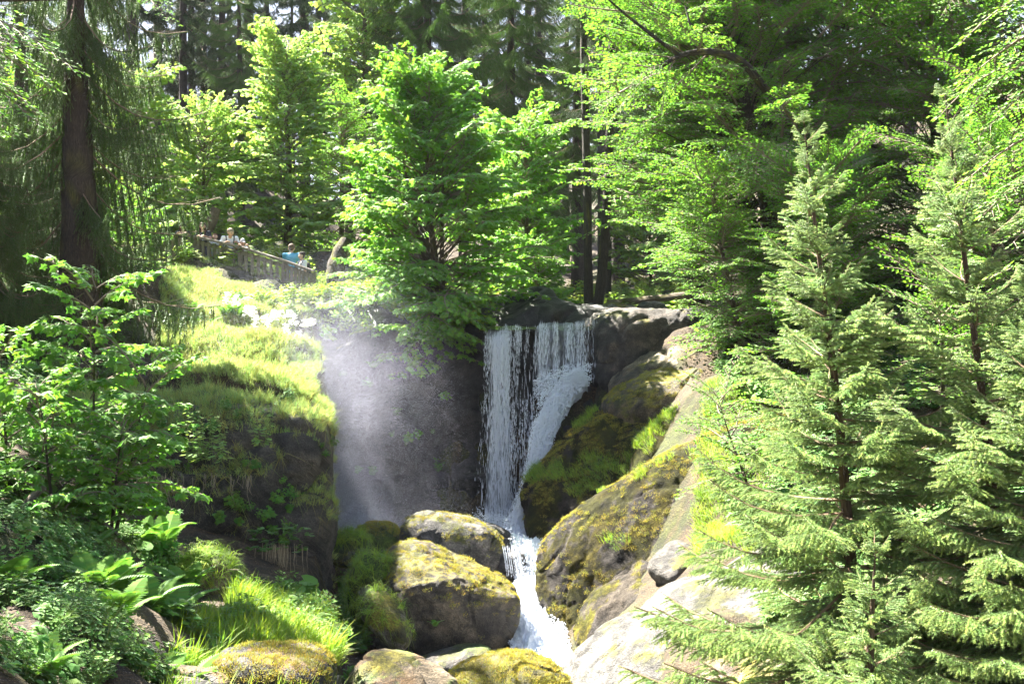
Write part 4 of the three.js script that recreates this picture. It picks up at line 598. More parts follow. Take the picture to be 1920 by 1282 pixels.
function herb(seed, stems, h, size, shape, n = 7) {
  const R = rng(seed), a = new Acc(2);
  for (let i = 0; i < stems; i++) {
    const az = R() * 6.28, b = V(Math.cos(az) * 0.1 * R(), 0, Math.sin(az) * 0.1 * R()), top = b.clone().add(V((R() - 0.5) * h * 0.7, h * (0.6 + 0.5 * R()), (R() - 0.5) * h * 0.7)), f = (t) => b.clone().lerp(top, t);
    a.tube([f(0), f(0.5), f(1)], [0.004, 0.003, 0.002], 3, [0.13, 0.17, 0.05], 1);
    for (let k = 0; k < n; k++) { const t = 0.25 + 0.75 * (k + R()) / n, an = k * 2.4 + R(), d = V(Math.cos(an), 0.35 - 0.7 * R(), Math.sin(an)).normalize(), up = V((R() - 0.5) * 0.7, 1, (R() - 0.5) * 0.7); up.addScaledVector(d, -up.dot(d)).normalize(); leaf(a, f(t).addScaledVector(d, size * 0.25), d, up, size * (0.6 + 0.6 * R()), shape, tint(R, 0.25), 0); }
  }
  return a.geo();
}
function scatter(name, label, cat, geos, mats, list, seed, s0 = 0.7, s1 = 1.3) { // what nobody could count: one stuff object per shape
  const R = rng(seed);
  geos.forEach((g, k) => {
    const mine = list.filter((_, i) => i % geos.length === k), m = new THREE.InstancedMesh(g, mats, mine.length), o = new THREE.Object3D(), c = new THREE.Color();
    mine.forEach(([p, n, sc = 1], i) => { const s = sc * lerp(s0, s1, R()); o.position.copy(p); o.quaternion.setFromUnitVectors(UPV, V(n.x * 0.6, 1, n.z * 0.6).lerp(n, 0.35).normalize()); o.rotateY(R() * 6.28); o.scale.set(s, s * (0.8 + 0.5 * R()), s); o.updateMatrix(); m.setMatrixAt(i, o.matrix); const b = 0.75 + 0.5 * R(); m.setColorAt(i, c.setRGB(b * (0.85 + 0.35 * R()), b, b * 0.95)); });
    m.name = numbered(name); m.castShadow = m.receiveShadow = true; scene.add(m); tag(m, label, cat, null, 'stuff');
  });
}
function field(n, seed, quad, ok) { // quad: four [px, d] corners on the ground
  const R = rng(seed), w = quad.map(([px, d]) => [(px - 960) / FOC * d, -d]), out = [];
  for (let t = 0; t < n * 6 && out.length < n; t++) {
    const u = R(), v = R(), x = lerp(lerp(w[0][0], w[1][0], u), lerp(w[3][0], w[2][0], u), v), z = lerp(lerp(w[0][1], w[1][1], u), lerp(w[3][1], w[2][1], u), v), y = ground(x, z), e = 0.15;
    const nn = V(ground(x - e, z) - ground(x + e, z), 2 * e, ground(x, z - e) - ground(x, z + e)).normalize();
    if (nn.y < 0.3 || (ok && !ok(x, y, z, R))) continue;
    out.push([V(x, y - 0.01, z), nn]);
  }
  return out;
}
const grassA = [tuft(1, 16, 0.26, 0.004, 0.09), tuft(2, 14, 0.34, 0.0045, 0.08), tuft(3, 18, 0.2, 0.004, 0.1)], grassShort = [tuft(4, 22, 0.11, 0.003, 0.09), tuft(5, 22, 0.15, 0.003, 0.1)], grassHang = [tuft(6, 16, 0.42, 0.004, 0.07, 0.9), tuft(7, 16, 0.34, 0.0035, 0.07, 0.7)], mossTuft = [tuft(8, 30, 0.035, 0.003, 0.07), tuft(9, 30, 0.05, 0.003, 0.08)];
const patch = (x, z, f, k) => noise(x * f, 4.4, z * f) > k;
scatter('grass', 'sunlit grass on the ledge above the big block', 'grass', grassA, G.ledge, field(2600, 31, [[290, 24], [600, 24], [600, 32], [330, 36]], (x, y, z) => patch(x, z, 0.9, -0.35)).concat(spots('block', 500, 32, (p, n) => n.y > 0.5)), 33, 0.4, 1.0);
scatter('dry_grass', 'dry straw-coloured grass patches on the ledge', 'grass', grassA, G.grassDry, field(900, 131, [[330, 24.5], [600, 24.5], [610, 32], [350, 34]], (x, y, z) => patch(x + 7, z, 1.3, 0.12)), 132, 0.4, 1.0);
scatter('short_grass', 'short bright turf on the ledge and railing bank', 'grass', grassShort, G.ledge, field(5200, 34, [[280, 24], [600, 24], [610, 33], [320, 37]]).concat(spots('block', 1200, 35, (p, n) => n.y > 0.3), spots('bank', 500, 36, (p, n) => n.y > 0.5)), 37);
scatter('hanging_grass', 'long grass hanging over the rim of the big block', 'grass', grassHang, G.grassDry, spots('block', 420, 38, (p, n) => n.y > 0.3 && n.y < 0.8 && p.z > -25), 39, 0.5, 1.0);
scatter('hanging_grass', 'shaggy grass covering the mounds beside the boulders', 'grass', grassHang, G.grass, spots('mound1', 260, 40, (p, n) => n.y > -0.1).concat(spots('mound2', 60, 41, (p, n) => n.y > 0.1), spots('stump', 150, 42, (p, n) => n.y > 0.3), spots('m2', 90, 43)), 44, 0.3, 1.1);
scatter('grass', 'lush sunlit grass at the bottom left of the stream', 'grass', grassA, G.grass, field(3000, 45, [[430, 14.5], [740, 15.5], [700, 19.5], [420, 19]], (x, y, z) => patch(x, z, 1.1, -0.4)), 46);
scatter('grass', 'grass growing in the cracks of the mossy slabs', 'grass', grassShort, G.grass, spots('slab1', 500, 47, (p, n) => n.y > 0.3 && fbm(p.x * 0.8, p.y * 0.8, p.z * 0.8, 2) > 0.22).concat(spots('slab0', 260, 88, (p, n) => n.y > 0.2 && fbm(p.x * 0.9, p.y * 0.9, p.z * 0.9, 2) > 0.1), spots('slab2', 160, 48, (p, n) => n.y > 0.3 && fbm(p.x * 1.2, p.y * 1.2, p.z * 1.2, 2) > 0.34), field(900, 49, [[1300, 20], [1420, 18], [1450, 25], [1320, 26]])), 50, 0.8, 1.6);
scatter('moss', 'velvety moss tufts on the boulders', 'moss', mossTuft, G.moss, ['yellow', 'mid', 'slab1', 'slab2', 'front', 'm1', 'grey', 'ledge2', 'wall'].flatMap((k, i) => spots(k, [900, 700, 1600, 1200, 300, 250, 250, 250, 10][i], 60 + i, (p, n) => n.y > 0.3 && fbm(p.x * 1.3 + 9, p.y * 1.3, p.z * 1.3, 3) > -0.12)), 70, 0.6, 1.2);
scatter('grass', 'rough grass and blades along the bottom left edge', 'grass', grassA, G.grass, field(1300, 140, [[300, 11.5], [640, 13.2], [560, 16.5], [330, 16]], (x, y, z) => patch(x, z, 1.4, -0.15)), 141, 0.5, 1.3);
const herbs = [herb(11, 5, 0.34, 0.085, 'long'), herb(12, 4, 0.28, 0.1, 'lobed'), herb(13, 6, 0.4, 0.075, 'beech', 9), herb(14, 4, 0.22, 0.12, 'maple', 5)];
scatter('undergrowth', 'low leafy undergrowth on the left bank', 'plants', herbs, [G.herb, M.wood], field(1000, 71, [[-80, 9], [420, 13.5], [300, 20], [-150, 20]], (x, y, z) => patch(x, z, 0.9, 0.02)).concat(field(90, 87, [[-80, 12.5], [100, 13.5], [110, 16.5], [-80, 16]]), field(420, 72, [[-100, 20], [230, 20.5], [230, 30], [-150, 30]], (x, y, z) => patch(x, z, 0.5, -0.1))), 73, 0.45, 1.05);
scatter('undergrowth', 'bright leafy undergrowth between the left bank and the stream', 'plants', herbs, [G.fern, M.wood], field(620, 74, [[420, 15], [720, 16], [660, 21], [420, 20]], (x, y, z) => patch(x, z, 0.9, -0.1)).concat(field(160, 75, [[600, 22], [690, 22], [660, 26], [620, 26]])), 76, 0.6, 1.2);
scatter('undergrowth', 'leafy plants along the railing bank and forest edge', 'plants', herbs, [G.grass, M.wood], field(420, 77, [[260, 36.8], [620, 35.8], [640, 44], [240, 46]], (x, y, z) => patch(x, z, 0.6, -0.05)).concat(field(520, 78, [[640, 33], [930, 33.5], [940, 42], [640, 44]]), field(420, 79, [[1050, 37], [1300, 36], [1400, 50], [1050, 52]]), spots('bank', 90, 80, (p, n) => n.y > 0.4), spots('wall', 420, 84, (p, n) => n.y > 0.35 && p.x < -0.6 && p.y > 7.2)), 81, 0.8, 1.7);
scatter('undergrowth', 'shaded plants on the right slope', 'plants', herbs, [G.herb, M.wood], field(1200, 82, [[1450, 16], [2000, 12], [2000, 34], [1320, 30]], (x, y, z) => patch(x, z, 0.6, -0.1)), 83, 0.7, 1.5);

scatter('undergrowth', 'small plants clinging to the faces of the block and the cliff', 'plants', herbs, [G.herb, M.wood], spots('block', 90, 150, (p, n) => n.z > 0.4 && p.y > 3 && fbm(p.x * 1.1, p.y * 1.1, 3, 2) > 0.05).concat(spots('wall', 40, 151, (p, n) => n.z > 0.4 && p.y > 3 && p.y < 7 && fbm(p.x * 0.9, p.y * 0.9, 8, 2) > 0.1)), 152, 0.4, 1.0);
// ------------------------------------------------------------------ single plants
const frondGeo = [0, 1, 2].map((k) => { // one arching fern frond along +x
  const R = rng(600 + k), a = new Acc(), L = 0.62, f = (t) => V(L * t * 0.9, L * (0.75 * t - 0.62 * t * t), 0.02 * Math.sin(t * 4 + k)), col0 = tint(R, 0.1);
  for (let i = 0; i < 9; i++) { const p = f(i / 9), q = f((i + 1) / 9); a.quad(p.clone().add(V(0, 0, 0.003)), p.clone().add(V(0, 0, -0.003)), q.clone().add(V(0, 0, -0.003)), q.clone().add(V(0, 0, 0.003)), col0); }
  for (let i = 2; i < 26; i++) for (const s of [-1, 1]) {
    const t = i / 26, p = f(t), w = 0.15 * Math.pow(Math.sin(Math.PI * Math.pow(t, 0.55)), 0.8) * (0.85 + 0.3 * R()), d = V(0.35, -0.12, s).normalize(), e = p.clone().addScaledVector(d, w), c = tint(R, 0.15), tx = V(0.012, 0.004, 0);
    const m = p.clone().lerp(e, 0.45), m2 = p.clone().lerp(e, 0.75); a.tri(p.clone().sub(tx), m.clone().add(tx), p.clone().add(tx), c); a.quad(p.clone().sub(tx), m.clone().sub(tx), m2.clone().addScaledVector(tx, 0.8), m.clone().add(tx), c); a.tri(m.clone().sub(tx), e, m2.clone().addScaledVector(tx, 0.8), c);
  }
  return a.geo();
});
function fern(label, pos, s, seed, n = 9, group) { const t = thing('fern', label, 'fern', pos, group), R = rng(seed); for (let i = 0; i < n; i++) { const m = put(t, 'frond', frondGeo[i % 3], G.fern), a = i / n * 6.28 + R() * 0.5; orient(m, V(0, 0, 0), V(Math.cos(a), 0.25 + 0.5 * R(), Math.sin(a)), UPV, s * (0.75 + 0.45 * R())); } return t; }
const fernAt = (label, px, py, d, s, seed, n, group) => fern(label, onGround(px, py, d), s, seed, n, group);
fernAt('tall upright fern beside the dark cliff block on the left bank', 130, 950, 16.6, 1.45, 1, 12);
fernAt('fern at the left edge over a bare hump of soil', 15, 1010, 13.4, 1.2, 8, 10);
fernAt('large pale fern in the bottom left corner', 70, 1240, 10.4, 1.0, 2, 12);
fernAt('fern at the left edge below the maple saplings', 10, 820, 17, 1.2, 3, 10);
fernAt('fern with two fronds standing against the black rock', 265, 1000, 18.2, 1.0, 4, 8);
fernAt('small fern in the sun left of the lit grass', 345, 1160, 16.2, 0.8, 5, 7);
fern('tiny fern on the dark face of the large boulder', at(815, 1175, 21.7), 0.4, 6, 5);
fern('fern clinging to the misty cliff wall', at(700, 690, 31.2), 0.75, 7, 6);
{ const R = rng(88); for (let i = 0; i < 16; i++) fernAt('fern among the low plants of the shaded left bank', 20 + 330 * R(), 1000, 11 + 8 * R(), 0.85 + 0.45 * R(), 100 + i, 8, 'ferns of the left bank'); for (let i = 0; i < 9; i++) fernAt('fern on the slope under the maple saplings', 10 + 220 * R(), 800, 20 + 5 * R(), 0.8 + 0.4 * R(), 140 + i, 8, 'ferns under the saplings'); for (let i = 0; i < 6; i++) fernAt('fern at the sunny top of the ledge', 330 + 120 * R(), 600, 29 + 3 * R(), 0.8 + 0.3 * R(), 160 + i, 8, 'ferns on the ledge'); }
function flowerHerb(label, pos, h, seed, group) {
  const t = thing('white_flower_plant', label, 'flower', pos, group), R = rng(seed), s = new Acc(), l = new Acc(), f = new Acc(), top = V((R() - 0.5) * 0.1, h, (R() - 0.5) * 0.1);
  s.tube([V(0, 0, 0), top.clone().multiplyScalar(0.5), top], [0.006, 0.005, 0.003], 4, [0.16, 0.22, 0.06]);
  for (let k = 0; k < 7; k++) { const q = 0.1 + 0.1 * k, a = k * 2.4, d = V(Math.cos(a), 0.2, Math.sin(a)).normalize(), n = V(0, 1, 0).addScaledVector(d, -d.y).normalize(); leaf(l, top.clone().multiplyScalar(q), d, n, 0.15 * (1.2 - q), 'long', tint(R)); }
  for (let k = 0; k < 46; k++) { const q = 0.78 + 0.24 * R(), r = 0.1 * Math.sqrt(R()) * (1.25 - q) * 2.6, a = R() * 6.28, p = top.clone().multiplyScalar(q).add(V(Math.cos(a) * r, 0, Math.sin(a) * r)), d = V(Math.cos(a), R() - 0.2, Math.sin(a)).normalize(), n = V(R() - 0.5, 1, R() - 0.5); n.addScaledVector(d, -n.dot(d)).normalize(); leaf(f, p, d, n, 0.05, 'lobed', [1, 1, 1]); leaf(f, p, d.clone().negate(), n, 0.05, 'lobed', [1, 1, 1]); }
  put(t, 'stem', s.geo(), M.wood); put(t, 'leaves', l.geo(), G.grass).userData.kind = 'stuff'; put(t, 'flower_head', f.geo(), G.petal);
}
[[425, 548], [444, 540], [462, 556], [482, 552], [503, 566], [512, 582], [523, 560], [537, 576], [549, 590], [560, 580], [574, 600], [585, 610], [497, 590], [527, 604], [543, 625], [471, 575]].forEach(([x, y], i) => { const d = 28.6 + (600 - y) * 0.02, p = at(x, y, d), b = onGround(x, y, d), h = clamp(p.y - b.y, 0.75, 1.25); flowerHerb('tall plant with a white flower head in the mist above the ledge', V(b.x, b.y, b.z), h, 700 + i, 'white flowers above the ledge'); });
function nettle(label, pos, h, seed, group) {
  const t = thing('nettle_plant', label, 'plant', pos, group), R = rng(seed), s = new Acc(), l = new Acc(), lean = V((R() - 0.5) * 0.35, h, 0.25 * R());
  s.tube([V(0, 0, 0), lean.clone().multiplyScalar(0.5), lean], [0.006, 0.005, 0.002], 4, [0.15, 0.2, 0.06]);
  const n = Math.round(h / 0.085); for (let k = 1; k <= n; k++) for (const sd of [0, Math.PI]) { const a = R() * 6.28 + sd, d = V(Math.cos(a), -0.5 * R(), Math.sin(a)).normalize(), nn = V(0, 1, 0).addScaledVector(d, -d.y).normalize(); leaf(l, lean.clone().multiplyScalar((k + R() - 0.5) / n), d, nn, 0.17 * (0.6 + 0.6 * R()) * (1.15 - 0.6 * k / n), 'beech', tint(R)); }
  put(t, 'stem', s.geo(), M.wood); put(t, 'leaves', l.geo(), G.pale).userData.kind = 'stuff';
}
{ const R = rng(90); for (let i = 0; i < 15; i++) { const px = 350 + 75 * R(), p = at(px, 868 - 8 * R(), 22.1 - 0.4 * R()); nettle('leafy nettle stem in the pale clump under the ledge', p, 0.55 + 0.65 * R() * (1 - Math.abs(px - 375) / 90), 800 + i, 'nettles in the pale clump under the ledge'); } for (let i = 0; i < 5; i++) nettle('nettle stem in the small clump right of the pale clump', at(478 + 26 * R(), 835, 22.2), 0.5 + 0.35 * R(), 830 + i, 'nettles in the small clump under the ledge'); }
function butterbur(label, pos, s, seed) { const t = thing('butterbur_plant', label, 'plant', pos), R = rng(seed); for (let i = 0; i < 7; i++) { const a = i / 7 * 6.28 + R(), d = V(Math.cos(a), 0, Math.sin(a)), p = d.clone().multiplyScalar(0.22 * s * (0.4 + R())).add(V(0, s * (0.2 + 0.25 * R()), 0)), L = new Acc(2); L.tube([V(0, 0, 0), p], [0.007, 0.006], 4, [0.16, 0.2, 0.07], 1); const dd = d.clone().add(V(0, -0.25, 0)).normalize(), n = V(0.2 * (R() - 0.5), 1, 0.35).addScaledVector(dd, -dd.y * 1); n.addScaledVector(dd, -n.dot(dd)).normalize(); leaf(L, p, dd, n, s * (0.22 + 0.14 * R()), 'round', tint(R, 0.12), 0); put(t, 'leaf', L.geo(), [G.fern, M.wood]); } }
butterbur('large-leaved butterbur at the foot of the black block', onGround(555, 1130, 20.5), 1.0, 1); butterbur('butterbur with big round leaves beside the lit boulder grass', onGround(640, 1140, 19.8), 0.9, 2); butterbur('sunlit butterbur in front of the grassy mounds', onGround(655, 1150, 18.4), 0.8, 3); butterbur('butterbur in shade beside the lone standing fern', onGround(280, 1010, 17.6), 0.9, 4); butterbur('butterbur left of the capped boulder', onGround(235, 990, 17.6), 0.9, 5); butterbur('butterbur among lush grass above the foreground rock', onGround(560, 1190, 16.6), 0.7, 6);
// plants and dry roots hanging on the face of the block
{ const t = thing('hanging_plant', 'leafy plant with dry roots hanging on the black block face', 'plant', at(530, 1020, 22.2)), R = rng(95), l = new Acc(2), r = new Acc();
  for (let i = 0; i < 46; i++) { const b = V((R() - 0.5) * 1.2, (R() - 0.3) * 0.5, 0.05 * R()), d = V((R() - 0.5), 0.5 * R(), 0.7).normalize(); for (let k = 0; k < 5; k++) { const dd = d.clone().add(V(R() - 0.5, R() - 0.5, R() - 0.5)).normalize(), n = V(0, 1, 0.3).addScaledVector(dd, -dd.y); leaf(l, b.clone().addScaledVector(d, 0.05 * k), dd, n.normalize(), 0.07 + 0.05 * R(), 'lobed', tint(R), 0); } l.tube([b, b.clone().addScaledVector(d, 0.26)], [0.003, 0.002], 3, [0.13, 0.16, 0.05], 1); }
  for (let i = 0; i < 60; i++) { const x = -0.25 + 0.4 * R() + (i > 40 ? (R() - 0.5) : 0), b = V(x, -0.05 + 0.1 * R(), 0.1 + 0.1 * R()), L = 0.2 + 0.4 * R(); r.tube([b, b.clone().add(V(0.03 * (R() - 0.5), -L * 0.5, 0.05)), b.clone().add(V(0.08 * (R() - 0.5), -L, 0.03))], [0.004, 0.003, 0.001], 3, [0.42, 0.33, 0.22]); }
  put(t, 'leaves', l.geo(), [G.herb, M.wood]).userData.kind = 'stuff'; put(t, 'roots', r.geo(), M.wood).userData.kind = 'stuff'; }
{ const r = new Acc(), R = rng(96); for (let i = 0; i < 46; i++) { const b = at(205 + 270 * R(), 885 + 14 * R(), 22.0 - 0.15 * R()), L = 0.25 + 0.55 * R() * R(); r.tube([b, b.clone().add(V(0.08 * (R() - 0.5), -L * 0.5, 0.06)), b.clone().add(V(0.2 * (R() - 0.5), -L, 0.05 * R()))], [0.006, 0.004, 0.002], 3, [0.3, 0.24, 0.18]); } tag(put(scene, 'hanging_roots', r.geo(), M.wood), 'thin roots dangling from under the ledge of the block', 'roots', null, 'stuff'); }
// logs and sticks
function log(name, label, pts, rads, col, moss, seed, cat = 'log') { const t = thing(name, label, cat, pts[0].clone()); put(t, 'trunk', barkTubes([{ pts: pts.map((p) => p.clone().sub(pts[0])), rads }], 10, col, moss, seed), M.bark); return t; }
log('fallen_log', 'fallen log lying across the stream above the lip', [at(1140, 569, 37), at(1220, 561, 36.5), at(1305, 552, 36)], [0.12, 0.12, 0.13], [0.3, 0.25, 0.2], 0.25, 1);
log('leaning_trunk', 'mossy curved trunk leaning at the right end of the railing', [at(632, 545, 36), at(628, 515, 36), at(636, 480, 36.2), at(652, 452, 36.4)], [0.33, 0.3, 0.28, 0.24], [0.1, 0.075, 0.05], 0.35, 2, 'tree trunk');
log('leaning_trunk', 'pale broken trunk leaning behind the long-haired woman', [at(386, 440, 41), at(396, 415, 41), at(406, 390, 41)], [0.2, 0.2, 0.17], [0.42, 0.33, 0.22], 0.1, 3, 'tree trunk');
log('fallen_branch', 'bleached crooked branch lying on the left bank', [at(132, 968, 16.2), at(168, 975, 16.2), at(198, 983, 16.1), at(222, 1003, 16)], [0.022, 0.026, 0.024, 0.014], [0.6, 0.54, 0.46], 0, 4, 'branch');
log('broken_branch', 'short broken grey branch on the shaded left slope', [at(42, 955, 15.6), at(62, 930, 15.6), at(84, 912, 15.7)], [0.05, 0.055, 0.035], [0.42, 0.36, 0.3], 0, 5, 'branch');
log('dry_stick', 'thin dry stick poking out right of the lit boulder grass', [at(428, 1095, 18), at(450, 1112, 17.8), at(470, 1130, 17.6)], [0.01, 0.009, 0.007], [0.55, 0.46, 0.36], 0, 6, 'stick');
log('dry_stick', 'horizontal dry stick at the right edge of the lit boulder grass', [at(426, 1068, 18), at(448, 1068, 17.9)], [0.009, 0.007], [0.6, 0.5, 0.4], 0, 7, 'stick');
log('moss_log', 'moss-grown log slanting in the dark upper left bank', [at(10, 478, 26), at(45, 462, 26), at(80, 452, 26.2)], [0.09, 0.09, 0.07], [0.3, 0.26, 0.12], 0.6, 8);
// ------------------------------------------------------------------ the wooden railing
const RAIL = [[296, 436, 36.9], [340, 441, 36.7], [370, 444.5, 36.6], [450, 463, 36.2], [533, 489, 35.8], [586, 508, 35.5]].map(([a, b, d]) => at(a, b, d));
const railCurve = new THREE.CatmullRomCurve3(RAIL), RH = 1.15;
function boxGeo(w, h, d, R) { const g = new THREE.BoxGeometry(w, h, d, 1, 3, 1), p = g.attributes.position, C = new Float32Array(p.count * 3), k = 0.85 + 0.3 * R(); for (let i = 0; i < p.count; i++) { p.setXYZ(i, p.getX(i) * (1 + 0.06 * (R() - 0.5)), p.getY(i), p.getZ(i)); C.set([0.3 * k, 0.26 * k, 0.22 * k], i * 3); } g.setAttribute('color', new THREE.BufferAttribute(C, 3)); g.computeVertexNormals(); return g; }
{
  const base = RAIL[2].clone().add(V(0, -RH, 0)), t = thing('wooden_railing', 'weathered wooden railing along the path above the ledge', 'railing', base), R = rng(9);
  const slatG = [0, 1, 2, 3].map(() => boxGeo(0.1, 0.86, 0.025, R)), postG = boxGeo(0.14, RH + 0.35, 0.14, R), N = 5;
  for (let i = 0; i < N; i++) { // top and lower rails, one board per bay
    const a = railCurve.getPoint(i / N), b = railCurve.getPoint((i + 1) / N), L = a.distanceTo(b);
    for (const [dy, h, w, nm] of [[0, 0.07, 0.2, 'top_rail'], [-0.17, 0.12, 0.05, 'upper_rail'], [-0.82, 0.1, 0.05, 'lower_rail']]) { const m = put(t, nm, boxGeo(L - 0.01, h, w, R), M.board); orient(m, a.clone().lerp(b, 0.5).add(V(0, dy, nm === 'top_rail' ? 0 : -0.03)).sub(base), b.clone().sub(a), UPV); }
  }
  for (let i = 0; i <= N; i++) { const p = railCurve.getPoint(i / N); const m = put(t, 'post', postG, M.board); m.position.copy(p).add(V(0, -(RH + 0.35) / 2 - 0.04, -0.14)).sub(base); }
  const n = Math.floor(railCurve.getLength() / 0.155);
  for (let i = 0; i < n; i++) { const p = railCurve.getPoint((i + 0.5) / n), q = railCurve.getTangent((i + 0.5) / n); const m = put(t, 'slat', slatG[i % 4], M.board); m.position.copy(p).add(V(0, -0.52, 0.012)).sub(base); m.rotation.set(0, -Math.atan2(q.z, q.x), (R() - 0.5) * 0.05); }
}
// ------------------------------------------------------------------ people: one smooth surface grown round a skeleton
function surfaceNet(f, lo, hi, cell) { // f < 0 inside
  const nx = Math.ceil((hi.x - lo.x) / cell) + 1, ny = Math.ceil((hi.y - lo.y) / cell) + 1, nz = Math.ceil((hi.z - lo.z) / cell) + 1, F = new Float32Array(nx * ny * nz), id = new Int32Array(nx * ny * nz).fill(-1), P = [], I = [];
  const at3 = (i, j, k) => (k * ny + j) * nx + i;
  for (let k = 0; k < nz; k++) for (let j = 0; j < ny; j++) for (let i = 0; i < nx; i++) F[at3(i, j, k)] = f(lo.x + i * cell, lo.y + j * cell, lo.z + k * cell);
  const E = [[0, 1], [2, 3], [4, 5], [6, 7], [0, 2], [1, 3], [4, 6], [5, 7], [0, 4], [1, 5], [2, 6], [3, 7]];
  for (let k = 0; k < nz - 1; k++) for (let j = 0; j < ny - 1; j++) for (let i = 0; i < nx - 1; i++) {
    const v = []; let m = 0; for (let c = 0; c < 8; c++) { const q = F[at3(i + (c & 1), j + ((c >> 1) & 1), k + (c >> 2))]; v.push(q); if (q < 0) m++; }
    if (!m || m === 8) continue; let x = 0, y = 0, z = 0, n = 0;
    for (const [a, b] of E) if ((v[a] < 0) !== (v[b] < 0)) { const t = v[a] / (v[a] - v[b]); x += lerp(a & 1, b & 1, t); y += lerp((a >> 1) & 1, (b >> 1) & 1, t); z += lerp(a >> 2, b >> 2, t); n++; }
    id[at3(i, j, k)] = P.length / 3; P.push(lo.x + (i + x / n) * cell, lo.y + (j + y / n) * cell, lo.z + (k + z / n) * cell);
  }
  for (let k = 1; k < nz - 1; k++) for (let j = 1; j < ny - 1; j++) for (let i = 1; i < nx - 1; i++) {
    const a = F[at3(i, j, k)] < 0, quad = (p, q, r, s, fl) => { if (p < 0 || q < 0 || r < 0 || s < 0) return; fl ? I.push(p, q, r, p, r, s) : I.push(p, r, q, p, s, r); };
    if (a !== F[at3(i + 1, j, k)] < 0) quad(id[at3(i, j - 1, k - 1)], id[at3(i, j, k - 1)], id[at3(i, j, k)], id[at3(i, j - 1, k)], a);
    if (a !== F[at3(i, j + 1, k)] < 0) quad(id[at3(i - 1, j, k - 1)], id[at3(i - 1, j, k)], id[at3(i, j, k)], id[at3(i, j, k - 1)], a);
    if (a !== F[at3(i, j, k + 1)] < 0) quad(id[at3(i - 1, j - 1, k)], id[at3(i, j - 1, k)], id[at3(i, j, k)], id[at3(i - 1, j, k)], a);
  }
  return { P, I };
}
const capsule = (p, a, b, ra, rb) => { const bx = b.x - a.x, by = b.y - a.y, bz = b.z - a.z, px = p[0] - a.x, py = p[1] - a.y, pz = p[2] - a.z, t = clamp((px * bx + py * by + pz * bz) / (bx * bx + by * by + bz * bz + 1e-9)); return Math.hypot(px - t * bx, py - t * by, pz - t * bz) - lerp(ra, rb, t); };
const smin = (a, b, k) => { const h = Math.max(k - Math.abs(a - b), 0) / k; return Math.min(a, b) - h * h * k * 0.25; };
function grow(bones, cell, k, pad = 0.14) { // bones: [a, b, ra, rb, colour]
  const lo = V(1e9, 1e9, 1e9), hi = V(-1e9, -1e9, -1e9); for (const [a, b, ra, rb] of bones) for (const [q, r] of [[a, ra], [b, rb]]) { lo.min(V(q.x - r, q.y - r, q.z - r)); hi.max(V(q.x + r, q.y + r, q.z + r)); }
  lo.subScalar(0.03); hi.addScalar(0.03);
  const { P, I } = surfaceNet((x, y, z) => { let d = 1e9; const p = [x, y, z]; for (const [a, b, ra, rb] of bones) d = smin(d, capsule(p, a, b, ra, rb), k); return d; }, lo, hi, cell), C = [];
  for (let i = 0; i < P.length; i += 3) { const p = [P[i], P[i + 1], P[i + 2]]; let best = 1e9, col; for (const [a, b, ra, rb, c] of bones) { const d = capsule(p, a, b, ra, rb); if (d < best) { best = d; col = c; } } C.push(...(typeof col === 'function' ? col(p) : col)); }
  return { P, I, C };
}
function joinMeshes(list) { const P = [], I = [], C = []; for (const m of list) { const o = P.length / 3; for (const v of m.P) P.push(v); for (const v of m.C) C.push(v); for (const i of m.I) I.push(i + o); } const g = new THREE.BufferGeometry(); g.setAttribute('position', new THREE.Float32BufferAttribute(P, 3)); g.setAttribute('color', new THREE.Float32BufferAttribute(C, 3)); g.setIndex(I); g.computeVertexNormals(); return g; }
